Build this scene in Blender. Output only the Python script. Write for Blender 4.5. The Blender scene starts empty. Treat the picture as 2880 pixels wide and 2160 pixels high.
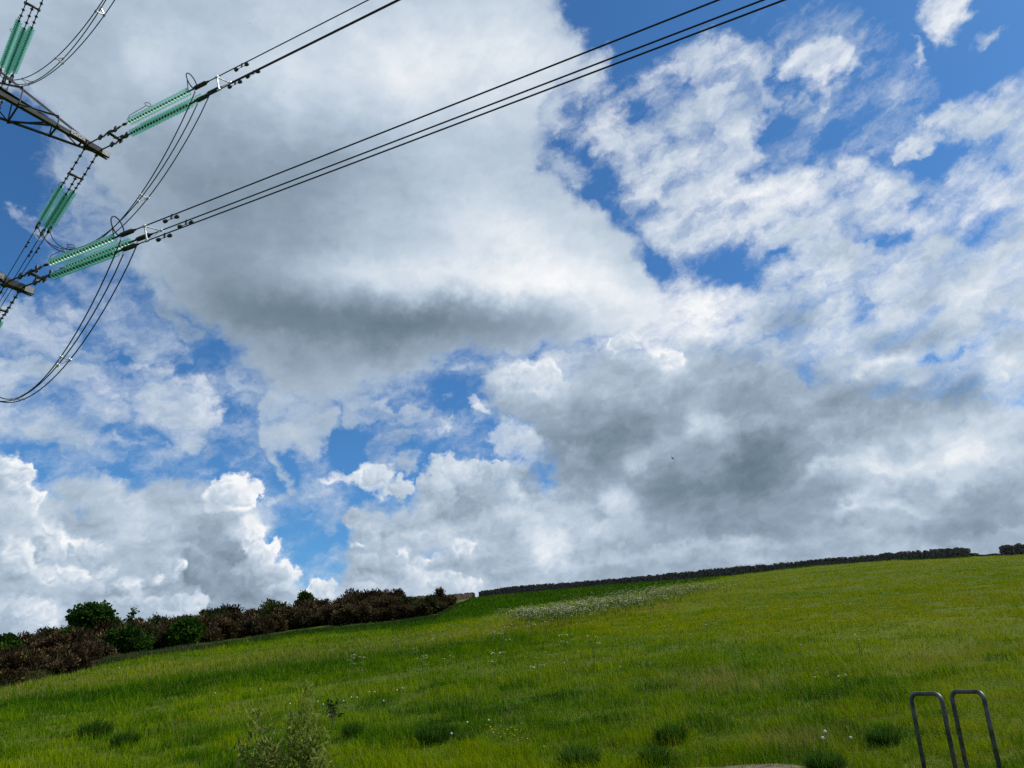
import bpy, bmesh, math, random
import numpy as np
from mathutils import Vector, Matrix

random.seed(7)
RNG = np.random.default_rng(7)
R = math.radians
scene = bpy.context.scene
COL = scene.collection

# ---------------------------------------------------------------- camera
PITCH = R(22.4)
FOCAL = 2080.0                      # focal length in pixels of a 2880 x 2160 frame
EYE = Vector((0.0, 0.0, 1.6))
cam_data = bpy.data.cameras.new("camera")
cam_data.sensor_width = 36.0
cam_data.lens = FOCAL / 2880.0 * 36.0
cam_data.clip_start = 0.1
cam_data.clip_end = 20000.0
cam = bpy.data.objects.new("camera", cam_data)
cam.location = EYE
cam.rotation_euler = (math.pi / 2 + PITCH, 0.0, 0.0)
COL.objects.link(cam)
scene.camera = cam

# ---------------------------------------------------------------- sun, view
SUN_AZ, SUN_EL = R(82.0), R(50.0)   # azimuth measured from +Y towards +X
sun_data = bpy.data.lights.new("sun", 'SUN')
sun_data.energy = 4.6
sun_data.angle = R(1.5)
sun_data.color = (1.0, 0.95, 0.86)
sun = bpy.data.objects.new("sun", sun_data)
sun_dir = Vector((math.sin(SUN_AZ) * math.cos(SUN_EL), math.cos(SUN_AZ) * math.cos(SUN_EL), math.sin(SUN_EL)))
sun.rotation_euler = sun_dir.to_track_quat('Z', 'Y').to_euler()
sun.location = (60.0, 20.0, 80.0)
COL.objects.link(sun)

scene.view_settings.view_transform = 'Standard'
scene.view_settings.look = 'None'
scene.view_settings.exposure = 0.0
scene.view_settings.gamma = 1.0
scene.view_settings.use_curve_mapping = False
scene.cycles.max_bounces = 6
scene.cycles.diffuse_bounces = 2
scene.cycles.glossy_bounces = 2
scene.cycles.transmission_bounces = 6
scene.cycles.transparent_max_bounces = 8
scene.cycles.caustics_reflective = False
scene.cycles.caustics_refractive = False
scene.cycles.use_denoising = False
scene.cycles.use_adaptive_sampling = True
scene.cycles.adaptive_threshold = 0.012
scene.cycles.adaptive_min_samples = 16
scene.cycles.sample_clamp_indirect = 4.0


def px_dir(x, y):
    """direction in the world of a point of a 2880 x 2160 frame"""
    cx, cy = x - 1440.0, 1080.0 - y
    s, c = math.sin(PITCH), math.cos(PITCH)
    v = Vector((cx, FOCAL * c - cy * s, cy * c + FOCAL * s))
    return v.normalized()


# ---------------------------------------------------------------- node helper
class Nodes:
    def __init__(self, tree):
        self.t = tree

    def new(self, kind, **kw):
        n = self.t.nodes.new(kind)
        for k, v in kw.items():
            setattr(n, k, v)
        return n

    def set(self, sock, v):
        if v is None:
            return
        if isinstance(v, bpy.types.NodeSocket):
            self.t.links.new(v, sock)
        else:
            sock.default_value = v

    def math(self, op, a, b=None, c=None, clamp=False):
        n = self.new('ShaderNodeMath', operation=op, use_clamp=clamp)
        for i, v in enumerate((a, b, c)):
            self.set(n.inputs[i], v)
        return n.outputs[0]

    def vmath(self, op, a, b=None, scale=None):
        n = self.new('ShaderNodeVectorMath', operation=op)
        self.set(n.inputs[0], a)
        if b is not None:
            self.set(n.inputs[1], b)
        if scale is not None:
            self.set(n.inputs['Scale'], scale)
        return n.outputs['Value'] if op in ('DOT_PRODUCT', 'LENGTH') else n.outputs[0]

    def noise(self, vec, scale, detail=4.0, rough=0.5, lac=2.0, distort=0.0, color=False, ntype=None):
        n = self.new('ShaderNodeTexNoise')
        if ntype:
            n.noise_type = ntype
        self.set(n.inputs['Vector'], vec)
        n.inputs['Scale'].default_value = scale
        n.inputs['Detail'].default_value = detail
        n.inputs['Roughness'].default_value = rough
        n.inputs['Lacunarity'].default_value = lac
        n.inputs['Distortion'].default_value = distort
        return n.outputs['Color' if color else 0]

    def remap(self, v, a, b, c=0.0, d=1.0, smooth=False, clamp=True):
        n = self.new('ShaderNodeMapRange', interpolation_type='SMOOTHSTEP' if smooth else 'LINEAR')
        n.clamp = clamp
        for i, q in enumerate((v, a, b, c, d)):
            self.set(n.inputs[i], q)
        return n.outputs[0]

    def mix(self, f, a, b, kind='RGBA', blend='MIX'):
        n = self.new('ShaderNodeMix', data_type=kind)
        if kind == 'RGBA':
            n.blend_type = blend
            ia, ib, o = 6, 7, 2
        elif kind == 'VECTOR':
            ia, ib, o = 4, 5, 1
        else:
            ia, ib, o = 2, 3, 0
        self.set(n.inputs[0], f)
        self.set(n.inputs[ia], a)
        self.set(n.inputs[ib], b)
        return n.outputs[o]

    def ramp(self, f, stops, interp='LINEAR'):
        n = self.new('ShaderNodeValToRGB')
        cr = n.color_ramp
        cr.interpolation = interp
        els = cr.elements
        els[0].position, els[0].color = stops[0][0], stops[0][1]
        els[1].position, els[1].color = stops[-1][0], stops[-1][1]
        for p, c in stops[1:-1]:
            e = els.new(p)
            e.color = c
        self.set(n.inputs[0], f)
        return n.outputs[0]


# ---------------------------------------------------------------- cloud layout
# Cloud cover seen by direction.  Every entry is one bank, gap, lit or shaded mass of
# cloud; outlines are on a 2212 wide frame and are turned into azimuth and elevation.
def seg_dist(x, y, poly):
    d = np.full(x.shape, 1e9)
    inside = np.zeros(x.shape, bool)
    n = len(poly)
    for i in range(n):
        x0, y0 = poly[i]
        x1, y1 = poly[(i + 1) % n]
        dx, dy = x1 - x0, y1 - y0
        t = np.clip(((x - x0) * dx + (y - y0) * dy) / (dx * dx + dy * dy + 1e-9), 0, 1)
        d = np.minimum(d, np.hypot(x - x0 - t * dx, y - y0 - t * dy))
        cond = (y0 > y) != (y1 > y)
        xin = (x1 - x0) * (y - y0) / (y1 - y0 + 1e-9) + x0
        inside ^= cond & (x < xin)
    return np.where(inside, d, -d)


BANKS = [  # outline, cover, tone, softness, kind (0 smooth, 0.5 broken, 1 billowing)
    # faint veils, hardly more than haze
    ([(1640, 60), (1900, 60), (1990, 200), (1960, 330), (1800, 370), (1640, 330)], .40, .74, 60, .45),
    ([(-100, 640), (260, 660), (560, 800), (560, 1010), (300, 1040), (-100, 1000)], .46, .72, 50, .35),
    ([(560, 1070), (720, 1050), (800, 1130), (760, 1320), (620, 1320)], .60, .74, 45, .38),
    ([(640, 880), (1060, 780), (1100, 1000), (900, 1080), (660, 1040)], .42, .70, 50, .45),
    ([(90, 330), (260, 500), (420, 720), (300, 760), (120, 560)], .44, .70, 50, .3),
    # wispy sheet filling the right of the view
    ([(1120, 330), (1160, 180), (1250, 110), (1300, 105), (1360, 140), (1475, 95), (1570, 80), (1650, 90), (1660, 140),
      (1675, 200), (1690, 240), (1655, 270), (1640, 310), (1670, 335), (1615, 385), (1700, 352), (1790, 366),
      (1810, 335), (1890, 315), (1918, 350), (1960, 360), (1985, 378), (2040, 392), (2090, 353), (2105, 310),
      (2070, 290), (1975, 265), (1975, 240), (2060, 225), (2125, 220), (2175, 185), (2212, 165), (2600, 60),
      (2600, 1750), (1040, 1750), (1080, 900), (1060, 800), (1300, 720), (1440, 590), (1380, 500),
      (1300, 440)], .84, .74, 30, 0.5),
    # the large grey cloud overhead
    ([(-300, -300), (1190, -300), (1215, 20), (1265, 75), (1290, 125), (1262, 175), (1215, 215), (1180, 285),
      (1190, 340), (1240, 400), (1300, 440), (1380, 500), (1440, 590), (1460, 700), (1300, 740), (1100, 780),
      (1010, 760), (940, 800), (860, 825), (790, 865), (700, 890), (600, 870), (555, 830), (500, 760), (440, 705),
      (340, 665), (285, 600), (255, 520), (225, 400), (190, 330), (110, 265), (40, 215), (-300, 150)], 1.0, .62, 32, 0.08),
    # ragged foot of that cloud and its hanging tail
    ([(545, 870), (575, 830), (700, 840), (735, 880), (740, 930), (690, 985), (640, 955), (610, 965), (600, 1000),
      (625, 1020), (640, 1060), (622, 1085), (600, 1030), (570, 990), (548, 940)], .80, .62, 15, 0.2),
    # dark bank rising at the right of centre
    ([(1030, 800), (1075, 775), (1150, 770), (1240, 790), (1400, 720), (1700, 760), (1900, 850), (2600, 860),
      (2600, 1750), (1000, 1750), (1060, 1180), (1125, 1090), (1170, 1010), (1180, 960), (1100, 915), (1050, 870)],
     1.0, .51, 30, 0.3),
    # veil of cloud across the left
    ([(-60, 650), (60, 655), (110, 690), (180, 720), (165, 760), (80, 772), (-60, 770)], .66, .70, 26, 0.35),
    ([(-60, 775), (100, 775), (210, 785), (330, 785), (425, 812), (480, 838), (492, 880), (486, 905), (455, 960),
      (425, 990), (370, 960), (310, 935), (230, 945), (190, 985), (90, 965), (40, 930), (-60, 960)], .74, .70, 26, 0.4),
    ([(450, 960), (540, 965), (545, 995), (460, 990)], .6, .62, 10, 0.3),
    ([(235, 957), (300, 962), (310, 975), (250, 975)], .6, .72, 7, 0.4),
    ([(300, 950), (370, 965), (375, 975), (310, 970)], .58, .70, 6, 0.4),
    # low banks on the left
    ([(-60, 975), (40, 978), (56, 1030), (75, 1075), (110, 1035), (200, 1015), (235, 1025), (300, 1040), (390, 1040),
      (440, 1060), (560, 1105), (610, 1120), (600, 1150), (585, 1180), (640, 1250), (680, 1290), (760, 1300),
      (760, 1750), (-400, 1750)], .95, .60, 24, .45),
    ([(432, 1075), (445, 1055), (470, 1045), (510, 1038), (540, 1046), (558, 1070), (555, 1095), (520, 1105),
      (440, 1105)], 1.0, .80, 7, 1),
    ([(640, 1290), (665, 1255), (690, 1247), (715, 1260), (725, 1290), (700, 1330)], 1.0, .9, 7, 1),
    # middle bank below the blue gap
    ([(680, 1300), (735, 1235), (745, 1190), (730, 1135), (760, 1090), (800, 1075), (880, 1085), (930, 1000),
      (990, 975), (1060, 995), (1090, 1010), (1130, 1015), (1170, 1050), (1240, 1010), (1300, 1300), (1300, 1750), (680, 1750)], .98, .60, 22, 0.5),
    ([(678, 1030), (735, 1020), (790, 1000), (830, 1020), (850, 1045), (880, 1050), (895, 1070), (820, 1075),
      (760, 1045), (690, 1045)], .86, .78, 9, 0.7),
    # small clouds in the blue of the upper right
    ([(1670, 165), (1680, 115), (1740, 86), (1800, 88), (1840, 110), (1862, 140), (1830, 158), (1790, 165),
      (1800, 205), (1770, 180), (1720, 165), (1690, 180)], .80, .80, 24, 0.5),
    ([(1995, -60), (2095, -60), (2090, 40), (2060, 85), (2020, 103), (2000, 80), (1998, 30)], .84, .84, 24, 0.5),
    ([(1980, 80), (1990, 95), (1978, 150), (1965, 148), (1968, 110)], .66, .8, 14, 0.5),
    ([(2100, 100), (2125, 85), (2185, 68), (2170, 95), (2125, 130), (2110, 118)], .66, .78, 16, 0.5),
    ([(1975, 250), (1990, 235), (2060, 225), (2080, 245), (2010, 270)], .66, .78, 9, 0.5),
    ([(1945, 320), (1965, 290), (2010, 275), (2045, 280), (2040, 300), (1985, 320), (1960, 345)], .68, .8, 9, 0.5),
    ([(1770, 225), (1800, 222), (1798, 240), (1770, 245)], .6, .75, 8, 0.5),
    ([(1690, 225), (1740, 200), (1745, 230), (1700, 245)], .55, .7, 10, 0.5),
    # scraps in the blue gap
    ([(825, 890), (880, 870), (940, 880), (935, 905), (900, 910), (850, 920)], .66, .62, 11, 0.45),
    ([(780, 960), (830, 940), (900, 925), (905, 945), (850, 970), (790, 985)], .60, .58, 12, 0.4),
    ([(950, 860), (975, 850), (980, 875), (955, 875)], .66, .68, 7, 0.45),
    ([(955, 915), (975, 905), (980, 920), (955, 935)], .64, .68, 7, 0.45),
    ([(1000, 865), (1025, 855), (1055, 880), (1075, 895), (1035, 895)], .80, .78, 9, 0.55),
    ([(790, 985), (840, 960), (855, 990), (830, 1025), (800, 1000)], .62, .62, 13, 0.4),
    ([(855, 985), (895, 975), (900, 1020), (870, 1040)], .62, .62, 10, 0.4),
    ([(1055, 945), (1105, 905), (1160, 925), (1180, 945), (1160, 965), (1130, 960), (1130, 1000), (1170, 995),
      (1160, 1010), (1110, 1000), (1090, 970)], .74, .76, 8, 0.55),
    ([(740, 860), (790, 850), (840, 865), (860, 900), (800, 920), (745, 930)], .72, .60, 14, 0.3),
    ([(340, 665), (360, 660), (400, 680), (445, 705), (440, 735), (400, 715), (370, 700)], .72, .58, 12, 0.2),
    ([(480, 785), (520, 780), (560, 810), (560, 850), (510, 840)], .60, .62, 14, 0.3),
    ([(10, 440), (55, 440), (110, 490), (140, 520), (90, 520), (40, 470)], .58, .74, 16, 0.2),
    ([(90, 300), (230, 330), (270, 500), (260, 580), (200, 580), (150, 480), (130, 380)], .62, .60, 35, 0.1),
]
GAPS = [  # x, y, rx, ry, turn, loss of cover
    (1218, 312, 34, 32, 0, .62), (1272, 335, 22, 20, 0, .4), (1304, 388, 42, 32, -20, .72), (1256, 215, 22, 34, 20, .34),
    (1395, 160, 60, 20, -15, .45), (1340, 160, 30, 50, 20, .3), (1560, 555, 66, 40, -12, .75), (1612, 592, 34, 22, 20, .55), (1680, 566, 30, 14, -10, .5),
    (1991, 433, 55, 18, -25, .5), (1880, 512, 45, 18, 10, .42), (1945, 500, 30, 16, -25, .38), (2120, 470, 40, 22, -20, .3),
    (2060, 500, 36, 20, 0, .3), (1862, 676, 24, 26, 0, .45), (1750, 820, 16, 22, 0, .42), (2005, 770, 30, 10, -15, .42),
    (2085, 745, 26, 8, -25, .40), (1440, 300, 26, 20, 30, .3), (1380, 245, 40, 25, -30, .35), (1500, 190, 30, 22, 0, .3),
    (1440, 420, 60, 40, -30, .12), (1410, 570, 22, 60, -50, .5), (1590, 690, 30, 14, -30, .2), (1660, 250, 40, 25, 30, .3), (1465, 150, 20, 40, 0, .3),
    (145, 1088, 46, 18, 5, .55), (190, 1100, 30, 14, 0, .45), (395, 1205, 36, 8, 0, .35), (630, 1180, 40, 60, -20, .35),
    (1120, 985, 26, 20, 0, .35), (1175, 1030, 28, 12, 25, .5), (925, 1195, 45, 14, 5, .6), (745, 1150, 18, 26, 0, .5),
    (810, 1100, 60, 10, 5, .15), (690, 1160, 30, 50, 0, .3), (80, 700, 30, 20, 0, .1), (265, 795, 40, 25, 0, .35),
    (90, 860, 60, 20, -15, .25), (20, 965, 30, 12, 0, .2), (265, 900, 60, 12, 20, .2), (1115, 850, 4, 4, 0, .0),
    (740, 985, 25, 45, 10, .45), (1400, 350, 30, 25, 0, .25), (1330, 250, 60, 60, 20, .12), (1420, 220, 70, 40, -30, .18), (1500, 280, 60, 40, -30, .12), (1600, 180, 50, 60, -30, .2), (1350, 440, 50, 30, 30, .2), (1830, 420, 60, 30, -20, .18), (2060, 430, 60, 30, -30, .2), (2150, 300, 30, 40, 40, .45), (2180, 370, 20, 30, 0, .3), (1960, 385, 20, 14, 0, .3),
]
TONES = [  # x, y, rx, ry, turn, change of tone
    (1240, 860, 120, 46, 10, .12), (1460, 840, 140, 40, 0, .10), (1560, 960, 26, 60, 20, .10), (1420, 980, 20, 40, 30, .12), (1700, 880, 90, 30, -15, .10),
    (1130, 130, 170, 110, 20, 0.22), (900, 190, 160, 110, 0, 0.2), (760, 90, 200, 120, 0, 0.12), (560, 90, 220, 120, 0, 0.02),
    (340, 130, 70, 60, 20, 0.14), (620, 160, 80, 60, 0, 0.12), (150, 80, 200, 120, 0, -0.06),
    (420, 360, 190, 120, -10, -0.197), (560, 480, 260, 130, -15, -0.215), (330, 250, 120, 70, 0, -0.04), (760, 330, 160, 80, -20, -0.08),
    (1000, 480, 180, 90, 0, 0.12), (1180, 540, 180, 80, 20, 0.18), (1000, 600, 260, 40, 4, 0.2), (1240, 620, 200, 50, 10, 0.14),
    (1330, 690, 110, 50, 0, 0.16), (780, 600, 80, 30, 0, 0.1),
    (700, 690, 260, 60, 4, -0.358), (640, 740, 130, 70, 10, -0.125), (930, 690, 200, 36, -3, -0.197), (1130, 700, 160, 40, 0, -0.143), (480, 620, 100, 90, 40, -0.143),
    (640, 830, 100, 60, 0, -0.04), (620, 900, 60, 50, 0, 0.06), (1090, 740, 200, 24, -5, -0.08), (820, 760, 110, 50, -20, -0.108),
    (1150, 810, 85, 42, 5, 0.42), (1110, 800, 40, 30, 0, 0.1), (1320, 745, 60, 30, 10, 0.26), (1440, 765, 60, 26, 30, 0.36), (1390, 740, 40, 20, 30, 0.2),
    (1490, 680, 90, 80, 0, 0.24), (1560, 700, 60, 50, 0, 0.1), (1350, 830, 140, 50, 0, 0.04),
    (1350, 900, 190, 70, 0, -0.143), (1280, 960, 110, 60, 10, -0.161), (1300, 1040, 90, 50, 0, -0.179), (1640, 980, 130, 70, 0, -0.269), (1650, 1030, 170, 40, -4, -0.161),
    (1480, 1080, 130, 60, 0, -0.197), (1660, 920, 60, 16, 0, 0.18), (1520, 905, 36, 26, 0, 0.3), (1380, 1010, 30, 26, 30, 0.26), (1340, 1075, 60, 36, 30, 0.34),
    (1320, 1090, 26, 20, 0, 0.16), (1240, 975, 18, 20, 0, 0.2), (1390, 1140, 120, 30, 0, 0.14), (1200, 1150, 60, 40, 20, 0.22), (1180, 1180, 44, 36, 30, 0.16), (1165, 1215, 34, 34, 0, 0.14), (1225, 1190, 20, 16, 0, 0.14),
    (1300, 1150, 36, 24, 0, 0.2), (1560, 1130, 150, 40, 0, -0.108), (1640, 1150, 110, 24, -4, -0.108), (1500, 1185, 260, 16, -6, 0.2), (1650, 1210, 200, 14, -6, 0.1), (1290, 1230, 200, 24, -5, -0.04),
    (1740, 960, 80, 40, -30, 0.06), (1790, 1000, 60, 14, -18, 0.24), (1760, 1030, 50, 14, -18, 0.16), (1790, 1090, 80, 40, 0, -0.112), (1900, 1000, 70, 36, 0, 0.277), (1990, 1000, 100, 34, -10, 0.277), (2110, 1000, 90, 50, -20, 0.264), (2060, 940, 100, 36, 0, 0.198),
    (1850, 1085, 60, 14, -25, 0.24), (1930, 1095, 130, 16, 0, 0.22), (2060, 1060, 46, 22, 0, 0.18), (2130, 1130, 130, 46, 0, -0.112), (1960, 1130, 130, 16, -5, 0.08), (2150, 1080, 90, 30, 0, -0.04), (2050, 1180, 200, 14, -8, 0.12),
    (2065, 840, 60, 30, 0, -0.323), (1990, 860, 60, 26, -10, -0.06), (1830, 860, 90, 32, -8, -0.143), (1740, 680, 70, 34, -25, -0.215), (1660, 690, 40, 24, -20, -0.112), (1900, 740, 100, 36, -25, -0.197),
    (2050, 690, 120, 36, -28, -0.143), (2190, 750, 40, 30, 0, -0.179), (1770, 600, 60, 40, 0, 0.14), (1800, 630, 30, 30, 0, 0.1), (2120, 620, 110, 30, -25, 0.14), (1930, 780, 110, 20, -22, 0.16), (1750, 730, 70, 22, -30, 0.1), (2190, 880, 60, 50, 0, 0.24),
    (1600, 480, 120, 60, -15, 0.14), (1700, 440, 90, 50, 0, 0.16), (1900, 400, 70, 40, 20, 0.14), (1580, 350, 80, 60, 0, 0.08), (2130, 400, 70, 60, 0, 0.16), (1560, 420, 50, 26, -20, 0.1), (1780, 540, 70, 30, 0, -0.112), (1850, 460, 60, 24, -30, -0.06),
    (1690, 500, 60, 30, 0, -0.05), (1950, 560, 100, 30, -10, 0.06), (1560, 740, 60, 40, 0, -0.04), (1630, 860, 60, 50, 0, -0.08), (1490, 840, 60, 40, 0, -0.06),
    (30, 1010, 34, 30, 20, 0.46), (45, 1050, 40, 24, 40, 0.34), (70, 1095, 14, 26, -20, 0.4), (20, 1120, 60, 40, 0, 0.08), (15, 1085, 30, 30, 0, -0.06), (240, 1030, 26, 16, 20, 0.22), (230, 1060, 120, 30, 0, 0.02), (330, 1070, 80, 40, 0, -0.08),
    (300, 1100, 60, 30, 0, 0.12), (500, 1055, 44, 22, 10, 0.3), (530, 1080, 32, 22, 0, 0.3), (470, 1085, 24, 18, 0, -0.143), (430, 1115, 90, 18, 0, 0.06), (490, 1180, 50, 60, 0, -0.108), (540, 1150, 34, 34, 20, 0.52), (570, 1195, 34, 30, 40, 0.46),
    (610, 1240, 34, 30, 40, 0.42), (565, 1235, 60, 30, 30, 0.16), (470, 1250, 70, 40, 10, -0.305), (540, 1290, 80, 18, -4, -0.215), (430, 1200, 40, 50, 0, -0.112), (690, 1268, 34, 18, 0, 0.3), (690, 1290, 24, 10, 0, -0.143),
    (145, 1152, 60, 14, 10, 0.36), (200, 1170, 40, 18, 10, 0.28), (120, 1185, 80, 20, 0, 0.1), (35, 1205, 40, 26, 0, 0.38), (50, 1185, 26, 14, 0, 0.16), (30, 1245, 60, 16, 0, -0.143), (140, 1228, 46, 14, 0, 0.34), (115, 1245, 40, 14, 0, 0.2), (145, 1237, 16, 7, 0, -0.287),
    (225, 1235, 20, 16, -40, 0.26), (275, 1266, 18, 16, -30, 0.44), (245, 1275, 30, 18, 0, -0.197), (330, 1270, 40, 16, 0, -0.215), (400, 1222, 16, 8, -20, 0.4), (345, 1246, 14, 9, 0, 0.3), (370, 1225, 30, 10, 0, 0.16), (60, 1310, 70, 26, 0, 0.3), (110, 1345, 26, 10, 0, 0.3),
    (300, 1300, 70, 14, 0, 0.24), (400, 1300, 60, 22, 0, 0.18), (180, 1280, 60, 14, 0, -0.125), (20, 1275, 50, 8, 0, -0.112), (470, 1310, 90, 10, 0, 0.05), (700, 1315, 60, 10, 0, 0.34),
    (130, 690, 50, 30, 0, 0.1), (80, 730, 60, 20, 0, 0.1), (280, 850, 60, 30, 0, 0.06), (390, 840, 50, 26, 10, 0.16), (450, 850, 36, 36, 0, 0.1), (480, 900, 14, 20, 0, 0.12), (330, 890, 60, 30, 0, 0.02), (150, 800, 70, 20, 0, -0.04), (60, 930, 60, 30, 0, -0.112), (180, 930, 60, 26, 0, -0.08),
    (800, 1030, 36, 22, 0, 0.16), (850, 1060, 40, 20, 0, 0.06), (700, 1040, 30, 12, 0, 0.1), (1000, 1000, 50, 20, 10, 0.2), (960, 1020, 60, 20, 0, 0.1), (940, 1060, 50, 30, 0, -0.108), (1060, 1010, 40, 14, 0, 0.1), (1120, 1055, 14, 20, 0, 0.22), (1140, 1040, 24, 26, 0, -0.143), (1020, 1090, 60, 40, 0, -0.125),
    (850, 1110, 60, 20, 0, 0.1), (860, 1145, 80, 10, 5, 0.2), (960, 1130, 60, 20, 0, 0.06), (800, 1160, 60, 10, 5, -0.08), (870, 1205, 14, 24, 15, 0.46), (895, 1235, 22, 20, 0, 0.26), (920, 1212, 14, 8, 20, 0.42), (800, 1200, 60, 24, 0, -0.112), (820, 1240, 60, 24, 0, -0.06), (800, 1270, 40, 16, 0, 0.16),
    (1010, 1180, 34, 14, -20, 0.38), (940, 1203, 12, 5, 0, 0.4), (960, 1260, 40, 14, 20, 0.26), (1000, 1275, 40, 12, 20, 0.26), (1040, 1230, 60, 30, 0, -0.112), (1000, 1220, 40, 10, 0, -0.05), (780, 1175, 14, 5, 0, 0.4), (900, 1280, 60, 10, 0, 0.1), (1100, 1260, 60, 14, 0, -0.02), (1090, 1110, 40, 50, 30, 0.12), (1100, 1190, 40, 30, 0, -0.08),
    (2040, 30, 40, 50, 0, 0.06), (1750, 110, 60, 20, 0, 0.06), (1030, 870, 20, 14, 0, 0.06), (1140, 930, 20, 14, 0, 0.1),
]
HEAPS = [  # x, y, rx, ry, puffs, smallest, largest puff, tone in shade, gain in sun
    (22, 1035, 42, 52, 60, 9, 22, 0.56, 0.48), (66, 1092, 16, 26, 22, 6, 12, 0.60, 0.42), (20, 1120, 60, 34, 16, 14, 26, 0.56, 0.22),
    (470, 1215, 72, 70, 34, 18, 36, .26, .26), (500, 1072, 50, 26, 44, 8, 20, .58, .44), (532, 1074, 26, 24, 44, 6, 14, .70, .40), (438, 1076, 9, 12, 8, 5, 9, 0.54, 0.46),
    (545, 1155, 30, 28, 40, 7, 17, .66, .42), (572, 1196, 34, 28, 46, 7, 18, .66, .42), (606, 1240, 36, 28, 46, 7, 18, .66, .42), (560, 1240, 50, 30, 24, 12, 24, 0.44, 0.32),
    (690, 1268, 32, 18, 34, 5, 12, 0.52, 0.48), (650, 1285, 34, 14, 22, 6, 12, 0.54, 0.36),
    (110, 1172, 60, 28, 40, 9, 20, 0.52, 0.42), (195, 1176, 44, 26, 36, 9, 18, 0.52, 0.40), (34, 1208, 40, 30, 40, 8, 18, 0.54, 0.46),
    (140, 1234, 58, 18, 40, 6, 14, 0.50, 0.48), (224, 1236, 20, 20, 16, 5, 10, 0.50, 0.46), (274, 1268, 18, 14, 16, 5, 10, 0.54, 0.50), (402, 1222, 13, 8, 10, 4, 8, 0.64, 0.40),
    (345, 1247, 13, 8, 10, 4, 8, 0.56, 0.42), (55, 1318, 60, 28, 36, 9, 20, 0.52, 0.40), (110, 1348, 26, 14, 14, 6, 12, 0.54, 0.42), (300, 1300, 70, 16, 30, 8, 16, 0.50, 0.32), (400, 1296, 55, 20, 30, 8, 16, 0.50, 0.32),
    (870, 1212, 14, 26, 24, 5, 11, .58, .40), (893, 1238, 24, 20, 22, 6, 13, .58, .30), (1010, 1182, 34, 13, 22, 5, 11, .60, .38),
    (972, 1262, 34, 15, 26, 6, 13, .58, .34), (1005, 1278, 34, 10, 20, 6, 12, .58, .32), (922, 1212, 13, 7, 8, 4, 7, .66, .34), (790, 1245, 46, 24, 20, 10, 20, .52, .16), (820, 1215, 60, 20, 18, 10, 20, .48, .2),
    (985, 1010, 66, 30, 40, 10, 24, .54, .26), (940, 1060, 40, 46, 24, 14, 26, .48, .20), (1070, 1010, 36, 18, 20, 8, 16, .54, .26), (815, 1030, 38, 20, 24, 8, 17, .62, .24), (865, 1060, 30, 18, 18, 8, 16, .60, .20),
    (1115, 820, 40, 30, 26, 10, 20, .66, .26), (1170, 815, 50, 30, 30, 10, 22, .66, .26), (1450, 770, 34, 12, 16, 7, 14, .70, .26), (1340, 745, 30, 14, 14, 7, 14, .62, .26),
    
    (850, 1150, 70, 16, 26, 9, 18, .52, .26), (760, 1120, 30, 20, 14, 9, 18, .5, .2),
]
AZ_LIST = np.concatenate([[0.0, 60.0, 110.0], np.arange(130.0, 230.01, 0.25), [250.0, 300.0, 360.0]])   # 180 is straight ahead
POLAR = np.concatenate([[0.0, 40.0, 80.0], np.arange(92.0, 145.01, 0.25), [155.0, 165.0, 180.0]])       # 90 is the horizon, 180 overhead


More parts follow.
